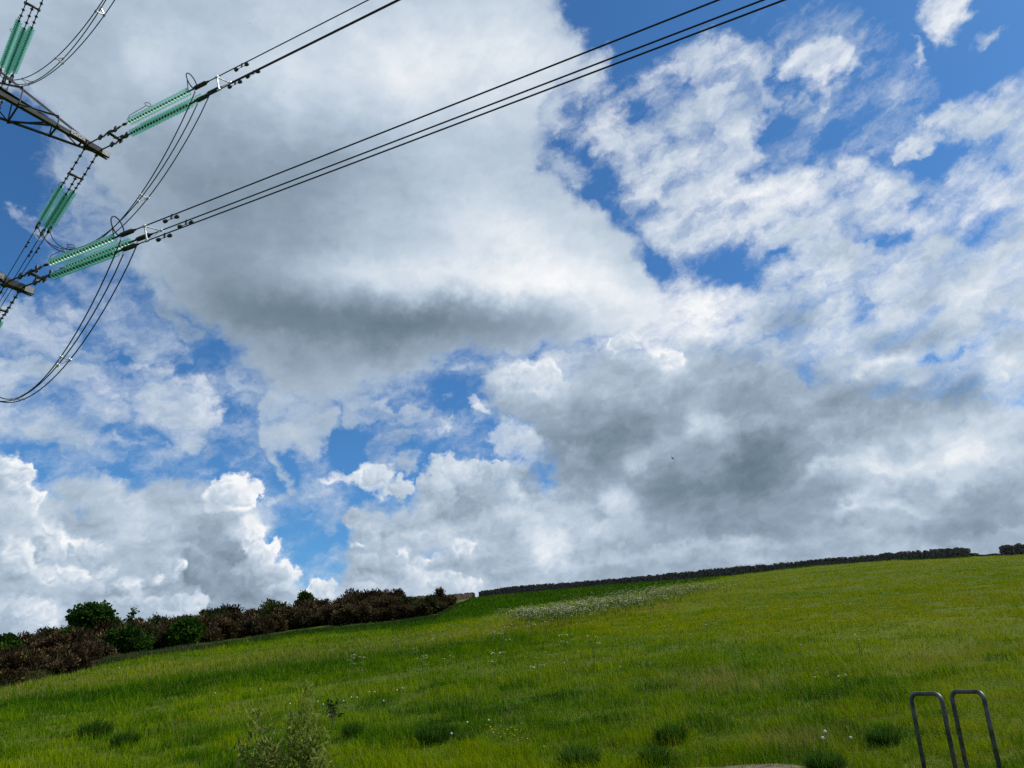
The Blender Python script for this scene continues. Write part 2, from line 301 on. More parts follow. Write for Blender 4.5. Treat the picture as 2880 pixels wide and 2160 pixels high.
def cloud_layout():
    rng = np.random.default_rng(21)
    az = np.radians(AZ_LIST - 180.0)[:, None]
    el = np.radians(np.clip(POLAR - 90.0, 2.5, 90.0))[None, :]
    X = np.sin(az) * np.cos(el)
    Y = np.cos(az) * np.cos(el)
    Z = np.sin(el) + 0 * az
    s, c = math.sin(PITCH), math.cos(PITCH)
    depth = np.maximum(Y * c + Z * s, 0.12)
    x = (1440 + FOCAL * X / depth) / 2880.0 * 2212.0
    y = (1080 - FOCAL * (Z * c - Y * s) / depth) / 2880.0 * 2212.0
    cover = np.full(x.shape, 0.04)
    tone = np.full(x.shape, 0.70)
    kind = np.full(x.shape, 0.3)
    for poly, cv, tn, soft, kd in BANKS:
        d = seg_dist(x, y, poly)
        f = np.clip(0.5 + d / (2.2 * soft), 0, 1.5 if cv > 0.9 else cv)
        a = np.clip(d / (2 * soft) + 0.7, 0, 1)
        a = a * a * (3 - 2 * a)
        cover = np.maximum(cover, f)
        tone = tone * (1 - a) + tn * a
        kind = kind * (1 - a) + kd * a

    def bell(gx, gy, rx, ry, rot):
        r = math.radians(rot)
        dx, dy = x - gx, y - gy
        u = (dx * math.cos(r) + dy * math.sin(r)) / rx
        v = (-dx * math.sin(r) + dy * math.cos(r)) / ry
        return np.exp(-(u * u + v * v))
    for gx, gy, rx, ry, rot, k in GAPS:
        cover -= k * (1.0 + 0.3 * (cover > 1)) * bell(gx, gy, rx * 1.15, ry * 1.15, rot)
    for gx, gy, rx, ry, rot, k in TONES:
        tone += k * bell(gx, gy, rx * 1.05, ry * 1.05, rot)
    # heaped clouds: many rounded puffs lit from the upper right
    lx, ly, lz = 0.64, 0.60, 0.50
    for hx, hy, rx, ry, num, r0, r1, t0, gain in HEAPS:
        big = np.sort(rng.uniform(r0, r1, num))[::-1]
        for r in big:
            ang, q = rng.uniform(0, 6.283), math.sqrt(rng.uniform(0, 1))
            ex, ey = max(rx - 0.7 * r, rx * 0.35), max(ry - 0.7 * r, ry * 0.35)
            px, py = hx + q * ex * math.cos(ang), hy + q * ey * math.sin(ang)
            m0 = (np.abs(x - px) < r * 1.6) & (np.abs(y - py) < r * 1.6)
            if not m0.any():
                continue
            rr, cc = np.nonzero(m0)
            w = (slice(rr.min(), rr.max() + 1), slice(cc.min(), cc.max() + 1))
            dx, dy = (x[w] - px) / r, (y[w] - py) / r
            dd = np.sqrt(dx * dx + dy * dy)
            m = np.clip((1.0 - dd) / 0.22, 0, 1)
            nz = np.sqrt(np.clip(1 - dd * dd, 0, 1))
            lit = np.clip(dx * lx - dy * ly + nz * lz, -0.05, 1)
            # how far up and right in its heap
            up = min(max(0.5 + 0.5 * ((px - hx) / rx * 0.6 - (py - hy) / ry * 0.8), 0), 1)
            t = t0 + gain * (0.55 * lit + 0.6 * up)
            m = m * m * (3 - 2 * m) * 0.80
            tone[w] = tone[w] * (1 - m) + t * m
            cover[w] = np.maximum(cover[w], np.clip(0.5 + (1.0 - dd) * r / 12.0, 0, 1.4))
            kind[w] = np.maximum(kind[w], m * (1.0 if r0 < 9 else 0.8))
    return np.clip(cover, 0, 1.5), np.clip(tone, 0.0, 1.0), np.clip(kind, 0, 1)


def angle_table(n, name, table, vec):
    """a table of values by azimuth and polar angle, read with an IES node"""
    txt = bpy.data.texts.new(name)
    rows = ["IESNA:LM-63-2002", "TILT=NONE",
            "1 1000 1 %d %d 1 2 0 0 0" % (len(POLAR), len(AZ_LIST)), "1 1 1",
            " ".join("%.3f" % v for v in POLAR), " ".join("%.3f" % v for v in AZ_LIST)]
    for r in table:
        rows.append(" ".join("%.4f" % v for v in r))
    txt.from_string("\n".join(rows) + "\n")
    node = n.new('ShaderNodeTexIES')
    node.mode = 'INTERNAL'
    node.ies = txt
    n.set(node.inputs['Vector'], vec)
    node.inputs['Strength'].default_value = 1.0 / 0.0706650768394
    return node.outputs[0]


# ---------------------------------------------------------------- world
def build_world():
    world = bpy.data.worlds.new("World")
    scene.world = world
    world.use_nodes = True
    t = world.node_tree
    t.nodes.clear()
    n = Nodes(t)
    cover, tone, kind = cloud_layout()
    tc = n.new('ShaderNodeTexCoord')
    d = n.vmath('NORMALIZE', tc.outputs['Generated'])
    sep = n.new('ShaderNodeSeparateXYZ')
    n.set(sep.inputs[0], d)
    az0 = n.math('ARCTAN2', sep.outputs[0], sep.outputs[1])
    elr = n.math('ARCSINE', sep.outputs[2])
    el0 = n.math('MULTIPLY', elr, 180.0 / math.pi)
    # ragged displacement of the layout
    w1 = n.vmath('SUBTRACT', n.noise(d, 11.0, 3.0, 0.55, color=True), (0.5, 0.5, 0.5))
    w2 = n.vmath('SUBTRACT', n.noise(d, 52.0, 5.0, 0.60, color=True), (0.5, 0.5, 0.5))
    kind = angle_table(n, "cloud_kind", kind, n.vmath('ADD', d, n.vmath('SCALE', w2, scale=0.02)))
    smooth = n.remap(kind, 0.05, 0.45, 1.0, 0.0, True)
    crisp = n.remap(kind, 0.6, 0.95, 0.0, 1.0, True)
    w = n.vmath('ADD', n.vmath('SCALE', w1, scale=n.math('SUBTRACT', 0.060, n.math('MULTIPLY', crisp, 0.046))),
                n.vmath('SCALE', w2, scale=n.math('SUBTRACT', 0.034, n.math('MULTIPLY', crisp, 0.014))))
    dw = n.vmath('NORMALIZE', n.vmath('ADD', d, w))
    cov_in = angle_table(n, "cloud_cover", cover, dw)
    tone_in = angle_table(n, "cloud_tone", tone, dw)
    # the same kind of broken cloud everywhere outside the mapped part
    big = n.noise(d, 3.1, 3.0, 0.55)
    cov_out = n.remap(big, 0.36, 0.62, 0.12, 1.0)
    tone_out = n.remap(big, 0.38, 0.70, 0.86, 0.42)
    out = n.math('MAXIMUM', n.remap(n.math('ABSOLUTE', az0), R(44.5), R(49.5), 0.0, 1.0, True), n.remap(el0, 51.0, 56.0, 0.0, 1.0, True))
    cov = n.mix(out, cov_in, cov_out, 'FLOAT')
    ton = n.mix(out, tone_in, tone_out, 'FLOAT')
    # fine structure, drawn out along the wind
    th = R(28.0)
    aze = n.math('MULTIPLY', az0, n.math('COSINE', elr))
    la = n.math('ADD', n.math('MULTIPLY', aze, math.cos(th)), n.math('MULTIPLY', elr, math.sin(th)))
    lb = n.math('ADD', n.math('MULTIPLY', aze, -math.sin(th)), n.math('MULTIPLY', elr, math.cos(th)))
    cb = n.new('ShaderNodeCombineXYZ')
    n.set(cb.inputs[0], la)
    n.set(cb.inputs[1], n.math('MULTIPLY', lb, 1.6))
    n.set(cb.inputs[2], sep.outputs[2])
    wind = n.vmath('ADD', cb.outputs[0], n.vmath('SCALE', w2, scale=0.04))
    f1 = n.math('SUBTRACT', n.noise(wind, 16.0, 7.0, 0.62), 0.5)
    amp = n.math('ADD', n.math('MULTIPLY', smooth, -0.45), n.math('MULTIPLY', crisp, -1.2))
    amp = n.math('ADD', amp, 1.65)
    dens = n.math('MULTIPLY_ADD', f1, amp, cov)
    lo = n.math('ADD', 0.22, n.math('MULTIPLY', crisp, 0.16))
    hi = n.math('SUBTRACT', 1.06, n.math('MULTIPLY', crisp, 0.44))
    alpha = n.remap(dens, lo, hi, 0.0, 1.0, True)
    # light and dark billows
    p1 = n.noise(wind, 10.0, 6.0, 0.56)
    p2 = n.noise(n.vmath('ADD', wind, (0.016, 0.006, 0.0)), 10.0, 5.0, 0.56)
    emboss = n.math('SUBTRACT', p1, p2)
    ek = n.math('SUBTRACT', n.math('SUBTRACT', 1.0, n.math('MULTIPLY', smooth, 0.66)), n.math('MULTIPLY', crisp, 0.55))
    t1 = n.math('MULTIPLY_ADD', n.math('MULTIPLY', emboss, ek), 0.70, ton)
    t2 = n.math('MULTIPLY_ADD', n.math('MULTIPLY', n.math('SUBTRACT', p1, 0.5), ek), 0.46, t1)
    rim = n.remap(dens, 0.45, 1.0, 0.06, 0.0)
    t4 = n.math('ADD', t2, rim)
    cloud = n.ramp(t4, [(0.0, (.106, .160, .212, 1)), (.22, (.178, .248, .316, 1)), (.45, (.300, .385, .482, 1)),
                        (.62, (.44, .54, .655, 1)), (.80, (.63, .71, .80, 1)), (1.0, (.93, .945, .96, 1))])
    sky = n.new('ShaderNodeTexSky')
    sky.sky_type = 'NISHITA'
    sky.sun_disc = False
    sky.sun_elevation = SUN_EL
    sky.sun_rotation = SUN_AZ
    sky.altitude = 200.0
    sky.air_density = 1.0
    sky.dust_density = 0.6
    sky.ozone_density = 1.0
    b1 = n.new('ShaderNodeBackground')
    clear = n.mix(1.0, sky.outputs[0], (0.40, 0.83, 1.22, 1.0), blend='MULTIPLY')
    n.set(b1.inputs[0], clear)
    b1.inputs[1].default_value = 0.102
    b2 = n.new('ShaderNodeBackground')
    n.set(b2.inputs[0], cloud)
    b2.inputs[1].default_value = 1.0
    ms = n.new('ShaderNodeMixShader')
    n.set(ms.inputs[0], alpha)
    n.set(ms.inputs[1], b1.outputs[0])
    n.set(ms.inputs[2], b2.outputs[0])
    o = n.new('ShaderNodeOutputWorld')
    n.set(o.inputs[0], ms.outputs[0])
    world.cycles.sampling_method = 'NONE'


build_world()

# ---------------------------------------------------------------- mesh helpers
def tag(o, label=None, cat=None, group=None, kind=None):
    if label:
        o["label"] = label
    if cat:
        o["category"] = cat
    if group:
        o["group"] = group
    if kind:
        o["kind"] = kind
    return o


def empty(name, loc=(0, 0, 0), rz=0.0):
    o = bpy.data.objects.new(name, None)
    o.empty_display_size = 0.2
    o.location = loc
    o.rotation_euler = (0, 0, rz)
    COL.objects.link(o)
    return o


def link(name, me, parent=None):
    o = bpy.data.objects.new(name, me)
    COL.objects.link(o)
    if parent is not None:
        o.parent = parent
    return o


def mesh_np(name, co, tris=None, quads=None, mat=None, attrs=None, smooth=False):
    """mesh from numpy arrays; tris and quads are index arrays"""
    me = bpy.data.meshes.new(name)
    nt = 0 if tris is None else len(tris)
    nq = 0 if quads is None else len(quads)
    me.vertices.add(len(co))
    me.vertices.foreach_set("co", np.asarray(co, np.float32).ravel())
    idx, starts = [], []
    if nt:
        idx.append(np.asarray(tris, np.int32).ravel())
        starts.append(np.arange(nt, dtype=np.int32) * 3)
    if nq:
        idx.append(np.asarray(quads, np.int32).ravel())
        starts.append(np.arange(nq, dtype=np.int32) * 4 + nt * 3)
    idx = np.concatenate(idx)
    me.loops.add(len(idx))
    me.loops.foreach_set("vertex_index", idx)
    me.polygons.add(nt + nq)
    me.polygons.foreach_set("loop_start", np.concatenate(starts))
    if smooth:
        me.polygons.foreach_set("use_smooth", np.ones(nt + nq, bool))
    me.update(calc_edges=True)
    for k, v in (attrs or {}).items():
        a = me.attributes.new(k, 'FLOAT', 'POINT')
        a.data.foreach_set("value", np.asarray(v, np.float32).ravel())
    if mat:
        for m in (mat if isinstance(mat, (list, tuple)) else [mat]):
            me.materials.append(m)
    return me


class Build:
    """collects simple solids and makes one mesh of them"""

    def __init__(self):
        self.v, self.f, self.mi = [], [], []

    def add(self, verts, faces, mi=0):
        o = len(self.v)
        self.v += [tuple(p) for p in verts]
        self.f += [tuple(i + o for i in q) for q in faces]
        self.mi += [mi] * len(faces)

    def frame(self, d):
        d = Vector(d).normalized()
        up = Vector((0, 0, 1)) if abs(d.z) < 0.95 else Vector((1, 0, 0))
        s = d.cross(up).normalized()
        return d, s, s.cross(d).normalized()

    def tube(self, pts, r, seg=8, cap=True, mi=0):
        pts = [Vector(p) for p in pts]
        rs = r if isinstance(r, (list, tuple)) else [r] * len(pts)
        rings = []
        ref = None
        for i, p in enumerate(pts):
            a = pts[max(i - 1, 0)]
            b = pts[min(i + 1, len(pts) - 1)]
            d = (b - a).normalized()
            if ref is None:
                _, s, u = self.frame(d)
            else:
                u = (ref - d * ref.dot(d))
                u = u.normalized() if u.length > 1e-6 else self.frame(d)[2]
                s = d.cross(u).normalized()
            ref = u
            rings.append([p + (s * math.cos(k * 2 * math.pi / seg) + u * math.sin(k * 2 * math.pi / seg)) * rs[i] for k in range(seg)])
        v = [q for ring in rings for q in ring]
        f = []
        for i in range(len(pts) - 1):
            for k in range(seg):
                k2 = (k + 1) % seg
                f.append((i * seg + k, i * seg + k2, (i + 1) * seg + k2, (i + 1) * seg + k))
        if cap:
            f.append(tuple(range(seg))[::-1])
            f.append(tuple((len(pts) - 1) * seg + k for k in range(seg)))
        self.add(v, f, mi)

    def box(self, c, ax, size, mi=0):
        """ax: three axis vectors, size: full lengths"""
        c = Vector(c)
        a = [Vector(x).normalized() * (s / 2) for x, s in zip(ax, size)]
        v = [c + a[0] * i + a[1] * j + a[2] * k for i in (-1, 1) for j in (-1, 1) for k in (-1, 1)]
        self.add(v, [(0, 1, 3, 2), (4, 6, 7, 5), (0, 4, 5, 1), (2, 3, 7, 6), (0, 2, 6, 4), (1, 5, 7, 3)], mi)

    def bar(self, a, b, w, h, side=None, mi=0):
        """flat or square bar from a to b"""
        a, b = Vector(a), Vector(b)
        d = (b - a).normalized()
        s = Vector(side) if side is not None else self.frame(d)[1]
        s = (s - d * s.dot(d)).normalized()
        self.box((a + b) / 2, (d, s, d.cross(s)), ((b - a).length, w, h), mi)

    def angle(self, a, b, w, t, s1, s2):
        """steel angle section: two flanges of width w along s1 and s2"""
        a, b = Vector(a), Vector(b)
        d = (b - a).normalized()
        s1 = Vector(s1)
        s1 = (s1 - d * s1.dot(d)).normalized()
        s2 = Vector(s2)
        s2 = (s2 - d * s2.dot(d) - s1 * s2.dot(s1)).normalized()
        prof = [(0, 0), (w, 0), (w, t), (t, t), (t, w), (0, w)]
        v = [p + s1 * x + s2 * y for p in (a, b) for x, y in prof]
        f = [(i, (i + 1) % 6, 6 + (i + 1) % 6, 6 + i) for i in range(6)]
        f += [(0, 3, 2, 1), (0, 5, 4, 3), (6, 7, 8, 9), (6, 9, 10, 11)]
        self.add(v, f)

    def lathe(self, o, axis, prof, seg=16, mi=0):
        """prof: list of (distance along the axis, radius)"""
        d, s, u = self.frame(axis)
        o = Vector(o)
        v = [o + d * z + (s * math.cos(k * 2 * math.pi / seg) + u * math.sin(k * 2 * math.pi / seg)) * r for z, r in prof for k in range(seg)]
        f = []
        for i in range(len(prof) - 1):
            for k in range(seg):
                k2 = (k + 1) % seg
                f.append((i * seg + k, i * seg + k2, (i + 1) * seg + k2, (i + 1) * seg + k))
        self.add(v, f, mi)

    def mesh(self, name, mat, smooth=False):
        me = bpy.data.meshes.new(name)
        me.from_pydata(self.v, [], self.f)
        for m in (mat if isinstance(mat, (list, tuple)) else [mat]):
            me.materials.append(m)
        if any(self.mi):
            me.polygons.foreach_set("material_index", self.mi)
        if smooth:
            me.polygons.foreach_set("use_smooth", [True] * len(me.polygons))
        me.update()
        bm = bmesh.new()
        bm.from_mesh(me)
        bmesh.ops.recalc_face_normals(bm, faces=bm.faces)
        bm.to_mesh(me)
        bm.free()
        return me

    def obj(self, name, mat, parent=None, smooth=False):
        return link(name, self.mesh(name, mat, smooth), parent)


# ---------------------------------------------------------------- materials
def material(name, base, rough=0.7, var=0.25, scale=6.0, metal=0.0, bump=0.0, bump_scale=30.0, spec=0.3, second=None, rnd=0.0):
    m = bpy.data.materials.new(name)
    m.use_nodes = True
    t = m.node_tree
    n = Nodes(t)
    p = t.nodes['Principled BSDF']
    tc = n.new('ShaderNodeTexCoord')
    f = n.noise(tc.outputs['Object'], scale, 5.0, 0.6)
    f = n.remap(f, 0.32, 0.68, 0.0, 1.0)
    lo = tuple(c * (1 - var) for c in base) + (1,)
    hi = tuple(min(1, c * (1 + var)) for c in (second or base)) + (1,)
    c = n.mix(f, lo, hi)
    if rnd:
        oi = n.new('ShaderNodeObjectInfo')
        k = n.remap(oi.outputs['Random'], 0.0, 1.0, 1.0 - rnd, 1.0 + rnd)
        hsv = n.new('ShaderNodeHueSaturation')
        n.set(hsv.inputs['Value'], k)
        n.set(hsv.inputs['Color'], c)
        c = hsv.outputs[0]
    n.set(p.inputs['Base Color'], c)
    p.inputs['Metallic'].default_value = metal
    p.inputs['Specular IOR Level'].default_value = spec
    n.set(p.inputs['Roughness'], n.remap(f, 0.0, 1.0, max(rough - 0.1, 0.02), min(rough + 0.1, 1.0)))
    if bump:
        b = n.new('ShaderNodeBump')
        b.inputs['Strength'].default_value = bump
        b.inputs['Distance'].default_value = 0.02
        n.set(b.inputs['Height'], n.noise(tc.outputs['Object'], bump_scale, 4.0, 0.6))
        n.set(p.inputs['Normal'], b.outputs[0])
    return m


def leafy(name, stops, trans=0.35, attr="tint", rnd=0.0, patch=0.0, soft=0.0):
    """thin leaves: diffuse and translucent, colour by the tint each leaf carries"""
    m = bpy.data.materials.new(name)
    m.use_nodes = True
    t = m.node_tree
    t.nodes.clear()
    n = Nodes(t)
    at = n.new('ShaderNodeAttribute')
    at.attribute_name = attr
    f = at.outputs['Fac']
    if patch:
        g = n.new('ShaderNodeNewGeometry')
        f = n.math('MULTIPLY_ADD', n.math('SUBTRACT', n.noise(g.outputs['Position'], 0.9, 3.0, 0.6), 0.5), patch, f)
    c = n.ramp(f, [(p, tuple(q) + (1,)) for p, q in stops])
    if rnd:
        oi = n.new('ShaderNodeObjectInfo')
        hsv = n.new('ShaderNodeHueSaturation')
        n.set(hsv.inputs['Value'], n.remap(oi.outputs['Random'], 0, 1, 1 - rnd, 1 + rnd))
        n.set(hsv.inputs['Color'], c)
        c = hsv.outputs[0]
    d = n.new('ShaderNodeBsdfDiffuse')
    n.set(d.inputs[0], c)
    tr = n.new('ShaderNodeBsdfTranslucent')
    n.set(tr.inputs[0], c)
    if soft:
        # blades too fine to resolve: let the sward share its lean as well as each blade's own
        ge = n.new('ShaderNodeNewGeometry')
        nv = n.vmath('NORMALIZE', n.mix(soft, ge.outputs['Normal'], (0.0, 0.0, 1.0), 'VECTOR'))
        n.set(d.inputs['Normal'], nv)
    mx = n.new('ShaderNodeMixShader')
    mx.inputs[0].default_value = trans
    n.set(mx.inputs[1], d.outputs[0])
    n.set(mx.inputs[2], tr.outputs[0])
    o = n.new('ShaderNodeOutputMaterial')
    n.set(o.inputs[0], mx.outputs[0])
    return m


# ---------------------------------------------------------------- numpy noise
def vnoise(x, y, seed=0):
    xi, yi = np.floor(x).astype(np.int64), np.floor(y).astype(np.int64)
    fx, fy = x - xi, y - yi
    fx, fy = fx * fx * (3 - 2 * fx), fy * fy * (3 - 2 * fy)

    def h(i, j):
        k = (i * 374761393 + j * 668265263 + seed * 1274126177) & 0xffffffff
        k = ((k ^ (k >> 13)) * 1274126177) & 0xffffffff
        return ((k ^ (k >> 16)) & 0xffff) / 65535.0
    return (h(xi, yi) * (1 - fx) + h(xi + 1, yi) * fx) * (1 - fy) + (h(xi, yi + 1) * (1 - fx) + h(xi + 1, yi + 1) * fx) * fy


def fbm(x, y, seed=0, octs=4):
    r, a, s = 0.0, 0.5, 1.0
    for o in range(octs):
        r = r + a * vnoise(x * s, y * s, seed + o * 17)
        a *= 0.5
        s *= 2.03
    return r / (1 - 0.5 ** octs)


def sstep(a, b, v):
    t = np.clip((v - a) / (b - a), 0, 1)
    return t * t * (3 - 2 * t)


# ---------------------------------------------------------------- terrain
# azimuth (deg) of the brow of the hill, its distance, lift of the slope there
BROW_AZ = np.array([-180, -60, -40, -33, -27, -18, -9, -3.0, 3.5, 13.6, 22.1, 28.8, 34.3, 45, 70, 110, 180.0])
BROW_R = np.array([60, 80, 96, 100, 94, 104, 116, 132, 124, 109, 100, 93, 87, 80, 70, 55, 50.0])
BROW_C = np.array([0, 0, 0, 0, 0, 0, 0, 0, 0, 0.0, .49, .37, 0.05, 0, 0, 0, 0.0])


def terrain(x, y):
    x, y = np.asarray(x, float), np.asarray(y, float)
    r = np.hypot(x, y) + 1e-6
    az = np.degrees(np.arctan2(x, y))
    rw = np.interp(az, BROW_AZ, BROW_R)
    cw = np.interp(az, BROW_AZ, BROW_C)
    plane = -1.07 + 0.099 * x + 0.135 * y + cw * np.minimum(r / rw, 1.0) ** 2
    k = 0.35
    z = np.where(plane / k > 30, plane, k * np.log1p(np.exp(np.clip(plane / k, -40, 30))))     # level by the viewer, then the slope
    fall = np.clip(r - rw - 1.2, 0, None)
    drop = np.where(fall < 40, 0.006 * fall ** 2, 9.6 + 0.48 * (fall - 40))
    z = z - drop
    z = np.maximum(z, -60.0 - 0.004 * r + 14 * np.sin(x / 420.0) * np.cos(y / 510.0))
    amp = sstep(9, 20, r) * (1 - sstep(150, 260, r))
    z = z + amp * (0.24 * (fbm(x / 7.0, y / 7.0, 3, 3) - 0.5) + 0.16 * (fbm(x / 1.3, y / 1.3, 9, 2) - 0.5))
    return z


def H(x, y):
    return float(terrain(np.array([x]), np.array([y]))[0])


def ground(px, py, rmax=200.0):
    """where the line of sight through a point of the 2880 x 2160 frame meets the ground"""
    d = px_dir(px, py)
    t = np.geomspace(6.0, rmax, 260)
    for _ in range(2):
        X, Y, Z = EYE.x + d.x * t, EYE.y + d.y * t, EYE.z + d.z * t
        below = Z < terrain(X, Y)
        i = int(np.argmax(below)) if below.any() else len(t) - 1
        t = np.linspace(t[max(i - 1, 0)], t[i], 24)
    return Vector((X[i], Y[i], H(X[i], Y[i])))


def along(px, py, r):
    """a spot on the ground in that direction at horizontal distance r"""
    d = px_dir(px, py)
    k = r / math.hypot(d.x, d.y)
    x, y = d.x * k, d.y * k
    return Vector((x, y, H(x, y)))


def build_terrain():
    az = np.concatenate([np.arange(-180, -50, 5.0), np.arange(-50, 50, 0.45), np.arange(50, 180, 5.0)])
    rr = np.concatenate([np.linspace(0.6, 9, 14), np.geomspace(9.4, 160, 190), np.geomspace(170, 6000, 40)])
    A, RR = np.meshgrid(np.radians(az), rr)
    X, Y = RR * np.sin(A), RR * np.cos(A)
    Z = terrain(X, Y)
    na, nr = len(az), len(rr)
    co = np.stack([X.ravel(), Y.ravel(), Z.ravel()], 1)
    co = np.vstack([co, [[0, 0, H(0, 0)]]])
    i = np.arange(nr - 1)[:, None] * na
    j = np.arange(na)[None, :]
    j2 = (j + 1) % na
    quads = np.stack([i + j, i + na + j, i + na + j2, i + j2], -1).reshape(-1, 4)
    c = len(co) - 1
    jj = np.arange(na)
    tris = np.stack([np.full(na, c), jj, (jj + 1) % na], 1)
    m = bpy.data.materials.new("turf")
    m.use_nodes = True
    t = m.node_tree
    n = Nodes(t)
    p = t.nodes['Principled BSDF']
    g = n.new('ShaderNodeNewGeometry')
    pos = g.outputs['Position']
    a = n.noise(pos, 0.12, 4.0, 0.6)
    b = n.noise(pos, 2.5, 5.0, 0.65)
    c1 = n.mix(n.remap(a, 0.35, 0.65), (.045, .090, .004, 1), (.105, .130, .004, 1))
    c2 = n.mix(n.remap(b, 0.45, 0.75), c1, (.085, .085, .018, 1))
    n.set(p.inputs['Base Color'], c2)
    p.inputs['Roughness'].default_value = 0.95
    p.inputs['Specular IOR Level'].default_value = 0.1
    bp = n.new('ShaderNodeBump')
    bp.inputs['Strength'].default_value = 0.6
    bp.inputs['Distance'].default_value = 0.08
    n.set(bp.inputs['Height'], n.noise(pos, 9.0, 4.0, 0.6))
    n.set(p.inputs['Normal'], bp.outputs[0])
    me = mesh_np("field", co, tris=tris, quads=quads, mat=m, smooth=True)
    o = link("field", me)
    tag(o, kind="structure")
    return o


build_terrain()

# footpath at the near edge of the field
PATH = [(p.x, p.y) for p in (ground(q, w) for q, w in ((300, 2330), (900, 2290), (1400, 2240), (1750, 2200), (1960, 2184), (2170, 2176), (2420, 2195), (2800, 2260), (3100, 2290)))]


def path_dist(x, y):
    d = np.full(np.shape(x), 1e9)
    for (x0, y0), (x1, y1) in zip(PATH[:-1], PATH[1:]):
        dx, dy = x1 - x0, y1 - y0
        t = np.clip(((x - x0) * dx + (y - y0) * dy) / (dx * dx + dy * dy), 0, 1)
        d = np.minimum(d, np.hypot(x - x0 - t * dx, y - y0 - t * dy))
    return d


def build_path():
    pts = []
    for k in range(len(PATH) - 1):
        for u in np.linspace(0, 1, 10, endpoint=False):
            pts.append(np.array(PATH[k]) * (1 - u) + np.array(PATH[k + 1]) * u)
    pts = np.array(pts)
    d = np.gradient(pts, axis=0)
    d /= np.linalg.norm(d, axis=1)[:, None]
    nrm = np.stack([-d[:, 1], d[:, 0]], 1)
    ws = np.linspace(-0.34, 0.34, 7)
    co = []
    for i, p in enumerate(pts):
        for w in ws:
            q = p + nrm[i] * (w * (1 + 0.25 * (vnoise(np.array([i * .3]), np.array([w * 3]), 4)[0] - .5)))
            co.append((q[0], q[1], H(q[0], q[1]) + 0.03))
    nw = len(ws)
    quads = [(i * nw + k, i * nw + k + 1, (i + 1) * nw + k + 1, (i + 1) * nw + k) for i in range(len(pts) - 1) for k in range(nw - 1)]
    m = material("trodden_earth", (.13, .105, .066), 0.95, 0.35, 5.0, bump=0.5, bump_scale=25.0, spec=0.1, second=(.17, .145, .095))
    tag(link("footpath", mesh_np("footpath", np.array(co), quads=np.array(quads), mat=m, smooth=True)), kind="structure")


build_path()

# ---------------------------------------------------------------- grass
# edge between the mown field and the gorse, as points on the ground
EDGE = [ground(px, py) for px, py in ((-260, 1990), (-60, 1950), (0, 1941), (135, 1908), (256, 1878), (337, 1863), (506, 1836), (719, 1806), (838, 1787), (990, 1774), (1125, 1760), (1226, 1745), (1277, 1714), (1320, 1694))]
EDGE_AZ = np.array([math.degrees(math.atan2(p.x, p.y)) for p in EDGE])
EDGE_R = np.array([math.hypot(p.x, p.y) for p in EDGE])


LUSH = [ground(px, py) for px, py in ((1180, 1772), (1240, 1758), (1340, 1742), (1440, 1720), (1600, 1698), (1780, 1672), (1950, 1640), (2040, 1626))]
LUSH_AZ = np.array([math.degrees(math.atan2(p.x, p.y)) for p in LUSH])
LUSH_R = np.array([math.hypot(p.x, p.y) for p in LUSH])


def field_zone(x, y):
    """tint and height of the grass at a spot"""
    r = np.hypot(x, y)
    az = np.degrees(np.arctan2(x, y))
    brow = np.interp(az, BROW_AZ, BROW_R)
    edge = np.where(az < EDGE_AZ[-1], np.interp(az, EDGE_AZ, EDGE_R), brow + 2)
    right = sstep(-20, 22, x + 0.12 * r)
    tint = 0.33 + 0.29 * right  # yellower grass right, darker left: partly cloud shadow put into the tint
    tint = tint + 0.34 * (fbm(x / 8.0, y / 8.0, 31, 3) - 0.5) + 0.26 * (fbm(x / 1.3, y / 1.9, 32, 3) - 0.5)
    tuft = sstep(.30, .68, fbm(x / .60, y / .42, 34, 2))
    hgt = (0.135 - 0.062 * right) * (0.7 + 0.6 * fbm(x / 3.0, y / 3.0, 33, 2)) * (0.30 + 1.25 * tuft)
    tint = tint + 0.15 * (tuft - .5)  # gaps between tufts tinted darker, putting their shade into the colour
    # dark long grass at the foot of the wall and of the gorse
    wob = 9 * (fbm(x / 6.0, y / 6.0, 41, 3) - .5)
    lush = sstep(-4, 7, r + wob - np.interp(az, LUSH_AZ, LUSH_R)) * (az > LUSH_AZ[0] - 2) * sstep(LUSH_AZ[-1] + 1, LUSH_AZ[-1] - 2, az)
    lush = np.maximum(lush, sstep(5.0, 1.0, edge - r) * (az <= EDGE_AZ[-1]) * (az > -20))
    lush = np.maximum(lush, 0.8 * sstep(5, 1.5, brow - r) * (az > 9) * sstep(26, 18, az))
    tint = tint * (1 - lush) + (0.17 + 0.26 * (fbm(x / 2.4, y / 2.4, 35, 2) - .5)) * lush
    hgt = hgt * (1 - lush) + 0.30 * lush
    hgt = hgt * (1 - .8 * sstep(3.5, 1.0, brow - r) * (az > EDGE_AZ[-1]))
    # tall strip with a dark green front on the left
    band = np.exp(-((r - 33 - 4 * (fbm(x / 9, y / 9, 36, 2) - .5)) / 4.5) ** 2) * sstep(9, 0, az)
    tint = tint - 0.20 * band
    hgt = hgt + 0.07 * band
    # fresh green by the path on the right
    fresh = np.exp(-(((x - 4.5) / 6.0) ** 2 + ((y - 17.0) / 6.5) ** 2))
    tint = tint - 0.16 * fresh
    hgt = hgt + 0.05 * fresh
    dark = sstep(0.56, 0.74, fbm(x / 1.1 + 7, y / 1.1, 38, 2)) * sstep(34, 16, r)
    tint = tint - 0.22 * dark
    hgt = hgt + 0.05 * dark
    return tint, hgt, edge, brow


